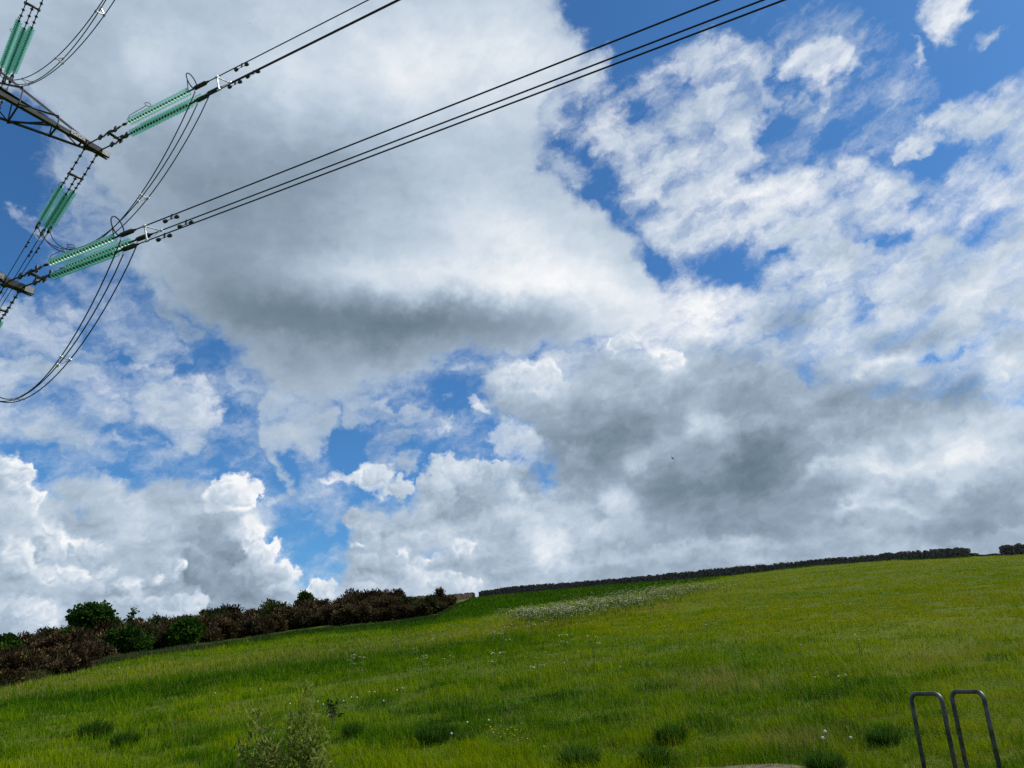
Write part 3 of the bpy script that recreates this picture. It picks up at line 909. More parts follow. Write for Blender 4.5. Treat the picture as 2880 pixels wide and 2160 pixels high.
def grass_mat():
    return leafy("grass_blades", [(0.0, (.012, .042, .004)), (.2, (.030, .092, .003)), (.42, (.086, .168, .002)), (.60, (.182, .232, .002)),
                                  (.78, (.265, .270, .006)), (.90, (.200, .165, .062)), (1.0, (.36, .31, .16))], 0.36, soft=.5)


def blade_mesh(name, x, y, z, h, w, tint, lean, mat, curved):
    n = len(x)
    yaw = RNG.uniform(0, 2 * math.pi, n)
    # leaning mostly with the wind, towards the left
    la = RNG.normal(math.pi, 1.1, n)
    lx, ly = np.cos(la) * lean * h, np.sin(la) * lean * h
    sx, sy = np.cos(yaw) * w / 2, np.sin(yaw) * w / 2
    if curved:
        co = np.zeros((n, 5, 3))
        co[:, 0] = np.stack([x - sx, y - sy, z - .02], 1)
        co[:, 1] = np.stack([x + sx, y + sy, z - .02], 1)
        mx, my, mz = x + lx * .3, y + ly * .3, z + h * .58
        co[:, 2] = np.stack([mx - sx * .8, my - sy * .8, mz], 1)
        co[:, 3] = np.stack([mx + sx * .8, my + sy * .8, mz], 1)
        co[:, 4] = np.stack([x + lx, y + ly, z + h * (1 - .25 * lean)], 1)
        b = np.arange(n)[:, None] * 5
        tris = (b[:, :, None] + np.array([[0, 1, 3], [0, 3, 2], [2, 3, 4]])[None]).reshape(-1, 3)
        att = np.repeat(tint, 5)
    else:
        co = np.zeros((n, 3, 3))
        co[:, 0] = np.stack([x - sx, y - sy, z - .02], 1)
        co[:, 1] = np.stack([x + sx, y + sy, z - .02], 1)
        co[:, 2] = np.stack([x + lx, y + ly, z + h * (1 - .25 * lean)], 1)
        tris = np.arange(n * 3).reshape(-1, 3)
        att = np.repeat(tint, 3)
    return mesh_np(name, co.reshape(-1, 3), tris=tris, mat=mat, attrs={"tint": att})


STRAW = [(ground(2690, 1842), 1.3), (ground(2640, 1850), .8), (ground(2020, 1924), 1.1), (ground(1960, 1930), .8), (ground(2100, 1935), .9), (ground(2600, 1880), .7), (ground(2230, 2105), .5), (ground(2280, 2098), .45)]


def build_grass():
    mat = grass_mat()

    def scatter(n, r0, r1, p_inv):
        u = RNG.uniform(0, 1, n)
        a = 1 / (1 / r0 - u * (1 / r0 - 1 / r1))
        b = r0 * (r1 / r0) ** u
        r = np.where(RNG.uniform(0, 1, n) < p_inv, a, b)
        az = np.radians(RNG.uniform(-43, 43, n))
        return r * np.sin(az), r * np.cos(az), r

    def make(name, n, r0, r1, p_inv, curved, kw, kh, fade):
        x, y, r = scatter(n, r0, r1, p_inv)
        # clumping
        x = x + RNG.normal(0, .05, n)
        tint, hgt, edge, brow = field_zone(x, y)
        ok = (r < np.minimum(edge + 1.5, brow - .75)) & ((path_dist(x, y) > 0.30 + 0.08 * RNG.normal(0, 1, n)))
        ok &= RNG.uniform(0, 1, n) < sstep(fade[0], fade[1], r)
        x, y, r, tint, hgt = x[ok], y[ok], r[ok], tint[ok], hgt[ok]
        n = len(x)
        h = hgt * np.clip(RNG.normal(1.0, .28, n), .35, 1.9) * kh
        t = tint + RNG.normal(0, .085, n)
        # a few stalks carry pale seed heads
        az = np.degrees(np.arctan2(x, y))
        pseed = 0.012 + 0.20 * np.exp(-((r - 42 - 6 * (fbm(x / 9, y / 9, 36, 2) - .5)) / 6.0) ** 2) * sstep(10, -4, az)
        for g, rad in STRAW:
            pseed = pseed + .22 * np.exp(-(((x - g.x) ** 2 + (y - g.y) ** 2) / rad ** 2))
        pseed = pseed + 0.03 * np.exp(-((r - 12.5) / 2.5) ** 2) * (x > 2)
        seed = RNG.uniform(0, 1, n) < pseed
        t = np.where(seed, RNG.uniform(.80, .95, n), t)
        h = np.where(seed, h * 1.3 + .05, h)
        w = np.maximum(.0045, r * kw) * RNG.uniform(.7, 1.4, n)
        w = np.where(seed, w * .7, w)
        lean = np.clip(RNG.normal(.55, .25, n), 0, 1.1)
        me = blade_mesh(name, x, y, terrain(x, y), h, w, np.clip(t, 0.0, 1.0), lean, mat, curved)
        return link(name, me)
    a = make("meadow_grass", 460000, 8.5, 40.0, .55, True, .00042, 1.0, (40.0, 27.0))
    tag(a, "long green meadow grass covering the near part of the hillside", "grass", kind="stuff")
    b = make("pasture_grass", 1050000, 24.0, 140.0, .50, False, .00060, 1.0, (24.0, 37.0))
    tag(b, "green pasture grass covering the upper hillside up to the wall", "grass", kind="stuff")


build_grass()

# ---------------------------------------------------------------- pylon and power line
STEEL = material("weathered_steel", (.030, .032, .034), 0.66, 0.4, 3.0, metal=0.1, bump=0.15, spec=0.15, second=(.055, .057, .056))
PALE_STEEL = material("galvanised_steel", (.135, .14, .14), 0.55, 0.2, 8.0, metal=0.7, spec=0.5)
DARK_IRON = material("dark_iron", (.055, .058, .060), 0.6, 0.3, 12.0, metal=0.4, spec=0.4)
ALLOY = material("bright_alloy", (.62, .62, .62), 0.38, 0.12, 9.0, metal=0.8, spec=0.5)
CAP_IRON = material("cap_iron", (.020, .030, .027), 0.95, 0.2, 12.0, spec=0.05)
CABLE = material("aluminium_cable", (.030, .030, .034), 0.7, 0.2, 20.0, metal=0.3, spec=0.3)


def glass_mat():
    m = bpy.data.materials.new("green_glass")
    m.use_nodes = True
    t = m.node_tree
    t.nodes.clear()
    n = Nodes(t)
    lw = n.new('ShaderNodeLayerWeight')
    lw.inputs[0].default_value = 0.45
    tr = n.new('ShaderNodeBsdfTransparent')
    n.set(tr.inputs[0], n.mix(lw.outputs['Facing'], (.80, .97, .91, 1), (.40, .76, .65, 1)))
    tl = n.new('ShaderNodeBsdfTranslucent')
    tl.inputs[0].default_value = (.46, .90, .74, 1)
    gl = n.new('ShaderNodeBsdfGlossy')
    gl.inputs[0].default_value = (.55, .70, .64, 1)
    gl.inputs['Roughness'].default_value = 0.45
    m1 = n.new('ShaderNodeMixShader')
    m1.inputs[0].default_value = 0.24
    n.set(m1.inputs[1], tr.outputs[0])
    n.set(m1.inputs[2], tl.outputs[0])
    m2 = n.new('ShaderNodeMixShader')
    n.set(m2.inputs[0], n.remap(lw.outputs['Fresnel'], 0.0, 1.0, 0.02, 0.22))
    n.set(m2.inputs[1], m1.outputs[0])
    n.set(m2.inputs[2], gl.outputs[0])
    o = n.new('ShaderNodeOutputMaterial')
    n.set(o.inputs[0], m2.outputs[0])
    return m


GLASS = glass_mat()
UP = Vector((0, 0, 1))
ARM = Vector((.56, .83, 0)).normalized()          # from the tower out to the arm tips
SIDE = Vector((.83, -.56, 0)).normalized()
TIP_MID = EYE + Vector((-1147, 1678, 1388)) * .0146
TIP_LOW = EYE + Vector((-1362, 1824, 1033)) * .01284
TIP_TOP = EYE + Vector((-1274, 1488, 1849)) * .01461


def heading(az, slope):
    return Vector((math.sin(R(az)), math.cos(R(az)), slope)).normalized()


NEAR_SPAN = heading(120.0, -.052)                   # span that passes over to the right
FAR_SPAN = heading(-43.0, .02)                     # span that leaves to the far left

pylon = empty("pylon", (0, 0, 0))
tag(pylon, "dark steel lattice pylon whose crossarms reach in from the left edge", "pylon")


def member(name, a, b, w, t, s1, s2, mat=STEEL, parent=None):
    bd = Build()
    bd.angle(a, b, w, t, s1, s2)
    return bd.obj(name, mat, parent or pylon)


def build_arm(tip, length, rise):
    near_dir = -ARM
    far_dir = -(ARM + SIDE * .36).normalized()
    mid_dir = -(ARM + SIDE * .18).normalized()

    def near(q):
        return tip + near_dir * q + SIDE * .10

    def far(q):
        return tip + far_dir * q - SIDE * .10

    def top(q, s):
        return tip + mid_dir * q + UP * (.06 + rise * q) + SIDE * s * (.05 + .10 * q)
    # chords
    member("chord", near(-.05), near(length), .17, .016, -SIDE, UP)
    member("chord", far(-.05), far(length), .12, .014, SIDE, UP)
    member("chord", top(.7, 1), top(length, 1), .11, .012, -SIDE, -UP)
    member("chord", top(.7, -1), top(length, -1), .09, .010, SIDE, -UP)
    # lacing of the soffit
    qs = [.95, 1.95, 3.35, 5.0, 6.6]
    qs = [q for q in qs if q < length]
    for i, q in enumerate(qs):
        member("brace", near(q) + UP * .02, far(q) + UP * .02, .06, .007, ARM, UP)
        if i + 1 < len(qs):
            a, b = (near(q), far(qs[i + 1])) if i % 2 else (far(q), near(qs[i + 1]))
            member("brace", a + UP * .035, b + UP * .035, .06, .007, ARM, UP)
    # lacing of the two sides
    for s, low in ((1, near), (-1, far)):
        for i, q in enumerate(qs[1:]):
            member("brace", low(q) + SIDE * .02 * s, top(q, s), .05, .006, ARM, SIDE)
            if i + 2 < len(qs):
                member("brace", top(q, s), low(qs[i + 2]) + SIDE * .02 * s, .06, .007, ARM, SIDE)
    # end: two stout channels, joined by plates
    bd = Build()
    for s in (1, -1):
        bd.box(tip - ARM * .32 + SIDE * .13 * s + UP * .05, (ARM, SIDE, UP), (.95, .015, .22))
        bd.box(tip - ARM * .32 + SIDE * (.13 * s - .05 * s) + UP * .152, (ARM, SIDE, UP), (.95, .10, .014))
        bd.box(tip - ARM * .32 + SIDE * (.13 * s - .05 * s) - UP * .066, (ARM, SIDE, UP), (.99, .10, .014))
    bd.obj("tip_channel", STEEL, pylon)
    bd = Build()
    bd.box(tip - ARM * .02 + SIDE * .165 + UP * .03, (ARM, SIDE, UP), (.30, .012, .24))
    bd.obj("end_plate", PALE_STEEL, pylon)
    bd = Build()
    bd.box(tip - ARM * 1.15 + SIDE * .125 + UP * .14, (ARM, SIDE, UP), (.55, .012, .20))
    for k in range(5):
        bd.lathe(tip - ARM * (.95 + .09 * k) + SIDE * .131 + UP * (.12 + .05 * (k % 2)), SIDE, [(0, .02), (.02, .02), (.021, 0.0)], 6)
    bd.obj("gusset_plate", PALE_STEEL, pylon)


build_arm(TIP_MID, 7.0, .29)
build_arm(TIP_LOW, 5.6, .30)
build_arm(TIP_TOP, 5.2, .30)


def build_tower():
    """the body of the tower, out of the picture on the left"""
    base = TIP_MID - (ARM + SIDE * .18).normalized() * 8.4
    bz = H(base.x, base.y)
    bd = Build()

    def corner(z, i):
        half = 1.05 if z > 13 else 1.05 + (13 - z) * .17
        sx, sy = ((1, 1), (1, -1), (-1, -1), (-1, 1))[i]
        return Vector((base.x, base.y, z)) + ARM * half * sx + SIDE * half * sy
    zs = [bz - .3, bz + 4.5, 8.0, 11.2, 14.0, 16.4, 18.8, 21.2, 23.6, 26.0, 28.4, 31.0]
    for i in range(4):
        for z0, z1 in zip(zs[:-1], zs[1:]):
            bd.angle(corner(z0, i), corner(z1, i), .18, .018, -ARM, -SIDE)
            j = (i + 1) % 4
            bd.bar(corner(z0, i), corner(z1, j), .08, .012)
            bd.bar(corner(z0, j) + UP * .01, corner(z1, i) + UP * .01, .08, .012)
            bd.bar(corner(z1, i), corner(z1, j), .08, .012)
    apex = Vector((base.x, base.y, 37.0))
    for i in range(4):
        bd.angle(corner(31.0, i), apex, .12, .012, ARM, SIDE)
    bd.obj("tower_body", STEEL, pylon)


build_tower()


# -- glass disc, shared by every string; axis along +X
def disc_mesh():
    bd = Build()
    bd.lathe((0, 0, 0), (1, 0, 0), [(.012, .045), (.020, .085), (.034, .120), (.058, .140), (.066, .138), (.060, .112), (.050, .085), (.058, .070), (.046, .040)], 18)
    return bd.mesh("glass_disc", GLASS, smooth=True)


def cap_mesh():
    bd = Build()
    bd.lathe((0, 0, 0), (1, 0, 0), [(-.062, .012), (-.060, .036), (-.01, .048), (.016, .048), (.018, .0)], 10)
    bd.lathe((0, 0, 0), (1, 0, 0), [(.02, .013), (.112, .013)], 6)
    return bd.mesh("metal_cap", CAP_IRON, smooth=False)


DISC, CAP = disc_mesh(), cap_mesh()
NDISC, PITCHD = 21, .172


def string_at(a, direction, label, count=NDISC):
    """one insulator string starting at a; returns its far end"""
    rot = direction.to_track_quat('X', 'Z').to_matrix().to_4x4()
    root = empty("insulator_string")
    root.matrix_world = Matrix.Translation(a) @ rot
    tag(root, label, "insulator", "glass insulator strings on the crossarms")
    for k in range(count):
        for nm, me in (("metal_cap", CAP), ("glass_disc", DISC)):
            o = link(nm, me, root)
            o.location = (.09 + k * PITCHD, 0, 0)
    return a + direction * (NDISC * PITCHD + .06)


def chain(bd, a, b, n=7):
    """shackles and links from a to b"""
    d = (b - a)
    L = d.length
    u = d.normalized()
    _, s, w = bd.frame(u)
    bd.tube([a, b], .020, 6)
    for k in range(n):
        p = a + d * ((k + .5) / n)
        q = (s, w)[k % 2]
        bd.box(p, (u, q, u.cross(q)), (L / n * .55, .085, .030))
        bd.lathe(p - q * .075, q, [(0, .0), (0, .016), (.15, .016), (.15, 0)], 6)


def tension_set(tip, d, words, level, near):
    """yoke, three glass strings, dead ends and horns holding one bundle"""
    lat = Vector((-d.y, d.x, 0)).normalized()
    if lat.dot(ARM) < 0:
        lat = -lat                                  # away from the tower
    upv = lat.cross(d).normalized()
    if upv.z < 0:
        upv = -upv
    mid = tip - ARM * .45 + SIDE * (.14 if near else -.14) + UP * (.06 if near else -.02)
    yoke_c = mid + d * (1.3 if near else 2.3)
    # yoke and the links to the arm
    fit = empty("yoke_fitting", mid)
    tag(fit, "dark steel yoke with linked shackles holding the %s" % words, "yoke", "yoke fittings at the crossarm tips")
    inv = Matrix.Translation(-mid)

    def put(bd, name, mat, smooth=False):
        o = bd.obj(name, mat, fit, smooth)
        o.matrix_parent_inverse = inv
        return o
    off = [(-.22, .11), (.25, .19), (-.03, -.30)] if near else [(-.24, .10), (.02, -.16), (.26, .08)]
    ya, yb = yoke_c - lat * .25, yoke_c + lat * .25
    for s in (-1, 1):
        bd = Build()
        a = mid + ARM * .24 * s
        b = yoke_c + lat * .25 * s
        if near:
            bd.tube([a, a + (b - a) * .55], .028, 8)
            bd.lathe(a + (b - a) * .55 + upv * .02 - lat * .03, lat, [(0, 0), (0, .125), (.06, .125), (.06, 0)], 14)
            chain(bd, a + (b - a) * .6, b, 3)
        else:
            chain(bd, a, b, 8)
        put(bd, "link_chain", DARK_IRON)
    bd = Build()
    bd.tube([ya - lat * .06, yb + lat * .06], .058, 12)
    put(bd, "yoke_tube", STEEL if near else PALE_STEEL, True)
    for s in (-1, 1):
        bd = Build()
        bd.box(yoke_c + lat * .25 * s + d * .02, (d, upv, lat), (.16, .26, .03))
        put(bd, "yoke_plate", DARK_IRON)
    ends = []
    pos = ["upper", "middle", "lower"] if near else ["left", "middle", "right"]
    for (ol, ou), nm in zip(off, pos):
        start = mid + d * ((2.4 if near else 3.65) + (.12 if (near and nm == "middle") else .0)) + lat * ol + upv * ou
        bd = Build()
        chain(bd, yoke_c + lat * max(-.25, min(.25, ol)) + upv * ou * .35, start, 3 if near else 6)
        if near and nm != "lower":
            bd.box(yoke_c + lat * ol + upv * ou * .8 + d * .34, (d + upv * .5, upv - d * .5, lat), (.13, .30, .05))
        put(bd, "string_link", DARK_IRON)
        e = string_at(start, d, "%s green glass string of the %s" % (nm, words))
        ends.append((e, nm))
    # arcing horn at the arm end: rod with a small eye
    bd = Build()
    o0 = ends[0][0] - d * (NDISC * PITCHD + .02)
    hv = (upv + lat * (-.25)).normalized()
    bd.tube([o0, o0 + hv * .20, o0 + hv * .26 + d * .10, o0 + hv * .30 + d * 1.10], .011, 6)
    c = o0 + hv * .31 + d * 1.22
    bd.tube([c + (d * math.cos(k * .5236) + lat * math.sin(k * .5236)) * .11 for k in range(13)], .011, 6, cap=False)
    put(bd, "arcing_horn", DARK_IRON)
    clamps = []
    for (e, nm), (ol, ou) in zip(ends, off):
        cl = empty("dead_end_clamp", e)
        tag(cl, "dead-end clamp on the %s wire of the %s" % (nm, words), "clamp", "dead-end clamps")
        ci = Matrix.Translation(-e)
        bd = Build()
        bd.tube([e - d * .05, e + d * .28], .030, 8)
        o = bd.obj("eye_rod", DARK_IRON, cl)
        o.matrix_parent_inverse = ci
        bd = Build()
        bd.lathe(e + d * .25, d, [(0, .0), (0, .055), (.10, .075), (.62, .075), (.64, .045), (.80, .030), (.80, 0)], 10)
        o = bd.obj("clamp_body", STEEL, cl, False)
        o.matrix_parent_inverse = ci
        bd = Build()
        bd.bar(e + d * .30 - upv * .04, e + d * .36 - upv * .20, .06, .03)
        o = bd.obj("jumper_lug", ALLOY, cl)
        o.matrix_parent_inverse = ci
        clamps.append((e + d * 1.02, e + d * .36 - upv * .19, nm))
    if near:
        # racket shaped guard ring on the upper clamp
        e = ends[0][0]
        cv = (upv * .80 - d * .34 - lat * .20).normalized()
        sw = d.cross(cv).normalized()
        cen = e + d * .26 + cv * .36
        pts = [cen + cv * .40 * math.cos(k * math.pi / 12) + sw * .19 * math.sin(k * math.pi / 12) for k in range(25)]
        bd = Build()
        bd.tube(pts, .022, 8, cap=False)
        bd.tube([cen - cv * .02 + sw * .19, e - d * .10 + upv * .06], .016, 6)
        put(bd, "guard_ring", STEEL, True)
    return clamps


def spacer(pts, words, name="bundle_spacer"):
    root = empty(name, sum((Vector(p) for p in pts), Vector()) / 3)
    tag(root, "bright metal three-armed spacer %s" % words, "spacer", "spacers on the wire bundles")
    inv = Matrix.Translation(-root.location)
    bd = Build()
    n = len(pts)
    for i in range(n):
        bd.bar(pts[i], pts[(i + 1) % n], .045, .025)
    o = bd.obj("frame", ALLOY, root)
    o.matrix_parent_inverse = inv
    return root, inv


def add_grips(root, inv, pts, d):
    for p in pts:
        bd = Build()
        bd.lathe(Vector(p) - d * .07, d, [(0, 0), (0, .042), (.14, .042), (.14, 0)], 8)
        o = bd.obj("grip", ALLOY, root)
        o.matrix_parent_inverse = inv


def damper(p, d, words):
    root = empty("vibration_damper", p)
    tag(root, "vibration damper hung under the %s" % words, "damper", "vibration dampers on the wires")
    inv = Matrix.Translation(-p)
    c = p - UP * .13
    bd = Build()
    bd.bar(p + UP * .03, c, .05, .035)
    o = bd.obj("clip", DARK_IRON, root)
    o.matrix_parent_inverse = inv
    bd = Build()
    bd.tube([c - d * .24, c + d * .24], .010, 6)
    o = bd.obj("messenger", DARK_IRON, root)
    o.matrix_parent_inverse = inv
    for s in (-1, 1):
        bd = Build()
        bd.lathe(c + d * .17 * s, d * s, [(0, 0), (0, .030), (.05, .055), (.14, .060), (.17, .035), (.175, 0)], 10)
        o = bd.obj("weight", DARK_IRON, root, True)
        o.matrix_parent_inverse = inv


def wire(name, pts, r, label, group):
    bd = Build()
    bd.tube(pts, r, 8)
    o = bd.obj(name, CABLE, None, True)
    tag(o, label, "cable", group)
    return o


def run_out(clamps, d, length, words, sag, flat=0.0):
    """the wires of one bundle leaving the clamps"""
    n = 40
    lines = []
    for p, lug, nm in clamps:
        pts = []
        for k in range(n + 1):
            t = length * (k / n) ** 1.3
            pts.append(p + d * t + UP * (sag * t * t))
        wire("conductor_wire", pts, .019, "%s wire of the %s" % (nm, words), "overhead conductor wires")
        lines.append(lambda t, p=p: p + d * t + UP * (sag * t * t))
    return lines


def jumper(a, b, sag, words, nm, bow):
    pts = []
    for k in range(33):
        t = k / 32
        s = 4 * t * (1 - t)
        p = a * (1 - t) + b * t - UP * sag * s ** .85 + bow * s
        pts.append(p)
    wire("jumper_wire", pts, .019, "%s jumper wire looping under the %s" % (nm, words), "jumper loops")
    return pts


LEVELS = [("middle crossarm", TIP_MID), ("lowest crossarm", TIP_LOW), ("topmost crossarm", TIP_TOP)]
for level, tip in LEVELS:
    wn, wf = "right-hand span of the %s" % level, "left-hand span of the %s" % level
    cn = None
    if level != "topmost crossarm":
        cn = tension_set(tip, NEAR_SPAN, "set on the right of the %s" % level, level, True)
        lines = run_out(cn, NEAR_SPAN, 60.0, wn, .00010)
        q = [f(.45) for f in lines]
        root, inv = spacer(q, "beside the clamps on the %s" % wn)
        add_grips(root, inv, q, NEAR_SPAN)
        for f, t, (p, l, nm) in zip(lines, (1.75, 1.65, 1.30), cn):
            damper(f(t), NEAR_SPAN, "%s wire of the %s" % (nm, wn))
    cf = tension_set(tip, FAR_SPAN, "set on the left of the %s" % level, level, False)
    lines = run_out(cf, FAR_SPAN, 260.0, wf, .00045)
    q = [f(.5) for f in lines]
    root, inv = spacer(q, "beside the clamps on the %s" % wf)
    add_grips(root, inv, q, FAR_SPAN)
    for f, t, (p, l, nm) in zip(lines, (1.6, 2.0, 1.8), cf):
        damper(f(t), FAR_SPAN, "%s wire of the %s" % (nm, wf))
    # loops below the arm
    loops = []
    for i, nm in enumerate(("upper", "middle", "lower")):
        a = cn[i][1] if cn else tip + NEAR_SPAN * 6.0 + UP * (.2 - .2 * i) + ARM * (0, .35, 0)[i]
        b = cf[(2, 1, 0)[i]][1]
        loops.append(jumper(a, b, {"middle crossarm": 2.95, "lowest crossarm": 3.35}.get(level, 2.45), level, nm, ARM * .35))
    for k in (9, 17, 25):
        q = [l[k] for l in loops]
        d = (loops[0][k + 1] - loops[0][k - 1]).normalized()
        place = {9: "on the right of the loop under the", 17: "at the bottom of the loop under the", 25: "on the left of the loop under the"}[k]
        root, inv = spacer(q, "%s %s" % (place, level))
        add_grips(root, inv, q, d)

# ---------------------------------------------------------------- dry stone wall
GRIT = material("gritstone", (.060, .048, .040), 0.92, 0.65, 3.4, bump=0.6, bump_scale=14.0, spec=0.15, second=(.120, .094, .076))
WALL_TOP = [(1100, 1682), (1240, 1674), (1338, 1668), (1345, 1664), (1440, 1650), (1698, 1631), (1957, 1606), (2100, 1592), (2160, 1589), (2200, 1584), (2300, 1577), (2390, 1567), (2480, 1562), (2540, 1553), (2600, 1549), (2690, 1541), (2732, 1545), (2745, 1557), (2810, 1557), (2815, 1536), (2880, 1530), (3000, 1520), (3200, 1505)]


def wall_point(px):
    """foot of the wall under a column of the frame: on the brow of the hill"""
    y = float(np.interp(px, [p[0] for p in WALL_TOP], [p[1] for p in WALL_TOP])) + 20
    d = px_dir(px, y)
    az = math.degrees(math.atan2(d.x, d.y))
    r = float(np.interp(az, BROW_AZ, BROW_R)) - 0.4
    x, yy = r * math.sin(R(az)), r * math.cos(R(az))
    return Vector((x, yy, H(x, yy))), d, r


def wall_height(px):
    p, d, r = wall_point(px)
    yt = float(np.interp(px, [q[0] for q in WALL_TOP], [q[1] for q in WALL_TOP]))
    t = px_dir(px, yt)
    zt = EYE.z + r * t.z / math.hypot(t.x, t.y)
    return zt - p.z


def stone(bd, c, u, w, s, rng):
    """roughly squared block: eight jittered corners"""
    a = [u * (s[0] / 2), w * (s[1] / 2), UP * (s[2] / 2)]
    v = []
    for i in (-1, 1):
        for j in (-1, 1):
            for k in (-1, 1):
                v.append(c + a[0] * i * rng.uniform(.80, 1.0) + a[1] * j * rng.uniform(.82, 1.0) + a[2] * k * rng.uniform(.74, 1.0))
    bd.add(v, [(0, 1, 3, 2), (4, 6, 7, 5), (0, 4, 5, 1), (2, 3, 7, 6), (0, 2, 6, 4), (1, 5, 7, 3)])


def build_wall(px0, px1, label, cope=True, hmin=.0, cap_h=None, seed=1):
    rng = random.Random(seed)
    cols = np.arange(px0, px1 + 1, 6.0)
    pts = [wall_point(p)[0] for p in cols]
    hs = [max(wall_height(p), hmin) for p in cols]
    if cap_h:
        hs = [min(h, cap_h) for h in hs]
    cum = [0.0]
    for a, b in zip(pts[:-1], pts[1:]):
        cum.append(cum[-1] + math.hypot(b.x - a.x, b.y - a.y))
    L = cum[-1]

    def at(s):
        i = min(max(int(np.searchsorted(cum, s)) - 1, 0), len(cum) - 2)
        f = (s - cum[i]) / max(cum[i + 1] - cum[i], 1e-6)
        p = pts[i].lerp(pts[i + 1], f)
        u = pts[i + 1] - pts[i]
        u.z = 0
        return p, u.normalized(), hs[i] * (1 - f) + hs[i + 1] * f
    root = empty("dry_stone_wall", pts[len(pts) // 2])
    tag(root, label, "wall", "dry stone walls along the hilltop")
    inv = Matrix.Translation(-root.location)
    body, top, core = Build(), Build(), Build()
    z = -.25
    course = 0
    while z < 2.4:
        ch = rng.uniform(.11, .17)
        s = rng.uniform(0, .3)
        while s < L:
            ln = rng.uniform(.24, .55)
            p, u, h = at(min(s + ln / 2, L))
            limit = h - (.24 if cope else .05)
            if z + ch < limit + .06:
                w = Vector((-u.y, u.x, 0))
                thick = .62 - .10 * max(z, 0)
                for side in (-1, 1):
                    c = p + UP * (z + ch / 2) + w * side * (thick / 2 - .12 + rng.uniform(-.02, .02))
                    stone(body, c, u, w, (ln - .012, .26, ch - .010), rng)
            s += ln
        z += ch
        course += 1
    s = 0.0
    while cope and s < L:
        ln = rng.uniform(.12, .26)
        p, u, h = at(min(s + ln / 2, L))
        w = Vector((-u.y, u.x, 0))
        hh = rng.uniform(.17, .40)
        lean = rng.uniform(-.25, .25)
        uu = (u + UP * lean).normalized()
        if rng.random() > .04:
            c = p + UP * (h - .25 + hh / 2 - .02)
            stone(top, c, uu, w, (ln, .46, hh), rng)
        s += ln
    k = 0
    seg = [at(v) for v in np.linspace(0, L, max(int(L / 1.5), 2) + 1)]
    for (p, u, h), (q, u2, h2) in zip(seg[:-1], seg[1:]):
        w = Vector((-u.y, u.x, 0))
        hh = max(min(h, h2) - (.13 if cope else .06), .05)
        m = (p + q) / 2
        core.box(Vector((m.x, m.y, min(p.z, q.z) + hh / 2 - .2)), (q - p, w, UP), ((q - p).length + .02, .26, hh + .4))
    o = body.obj("stones", GRIT, root)
    o.matrix_parent_inverse = inv
    tag(o, kind="stuff")
    if cope:
        o = top.obj("cope_stones", GRIT, root)
        o.matrix_parent_inverse = inv
        tag(o, kind="stuff")
    o = core.obj("rubble_core", GRIT, root)
    o.matrix_parent_inverse = inv


build_wall(1105, 1337, "low length of dark stone wall partly hidden behind the gorse", True, .9, seed=2)
build_wall(1347, 2728, "long dark dry stone wall running along the brow of the field", True, .7, seed=3)
build_wall(2736, 2808, "collapsed low stretch of wall left in the gap on the skyline", False, .22, .34, seed=4)
build_wall(2816, 3190, "dark stone wall end at the right edge beyond the gap", True, .8, seed=5)


# ---------------------------------------------------------------- leaves as triangles
def sprigs(n, pos_fn, size, tint_fn, up=0.4, out=0.6, width=.4, rng=RNG):
    """n leafy slivers; pos_fn gives points and outward directions"""
    p, d = pos_fn(n)
    dirv = d * out + np.array([0, 0, up]) + rng.normal(0, .45, (n, 3))
    dirv /= np.linalg.norm(dirv, axis=1)[:, None]
    side = np.cross(dirv, rng.normal(0, 1, (n, 3)))
    side /= np.linalg.norm(side, axis=1)[:, None]
    s = size * rng.uniform(.6, 1.5, n)[:, None]
    co = np.zeros((n, 4, 3))
    co[:, 0] = p
    co[:, 1] = p + dirv * s * .55 + side * s * width * .5
    co[:, 2] = p + dirv * s
    co[:, 3] = p + dirv * s * .55 - side * s * width * .5
    t = np.repeat(tint_fn(p, n), 4)
    return co.reshape(-1, 3), t


def lobed_points(lobes, jitter=.10, shell=.55):
    L = np.array(lobes, float)
    wts = (L[:, 3:6].prod(1)) ** (2 / 3)
    wts /= wts.sum()

    def fn(n):
        k = RNG.choice(len(L), n, p=wts)
        v = RNG.normal(0, 1, (n, 3))
        v[:, 2] = np.abs(v[:, 2]) * RNG.choice([1, 1, 1, -.6], n)
        v /= np.linalg.norm(v, axis=1)[:, None]
        rad = (shell + (1 - shell) * RNG.uniform(0, 1, n) ** .5)[:, None]
        p = L[k, :3] + v * L[k, 3:6] * rad + RNG.normal(0, jitter, (n, 3))
        return p, v
    return fn


def blob(bd, c, r, seg=8, rings=5, mi=0, seed=0):
    """uneven lump that closes the inside of a bush"""
    rng = random.Random(seed)
    c = Vector(c)
    v, f = [], []
    for i in range(rings + 1):
        a = math.pi * i / rings
        for k in range(seg):
            b = 2 * math.pi * k / seg
            q = rng.uniform(.82, 1.1)
            v.append(c + Vector((math.sin(a) * math.cos(b) * r[0] * q, math.sin(a) * math.sin(b) * r[1] * q, math.cos(a) * r[2] * q)))
    for i in range(rings):
        for k in range(seg):
            k2 = (k + 1) % seg
            f.append((i * seg + k, i * seg + k2, (i + 1) * seg + k2, (i + 1) * seg + k))
    bd.add(v, f, mi)


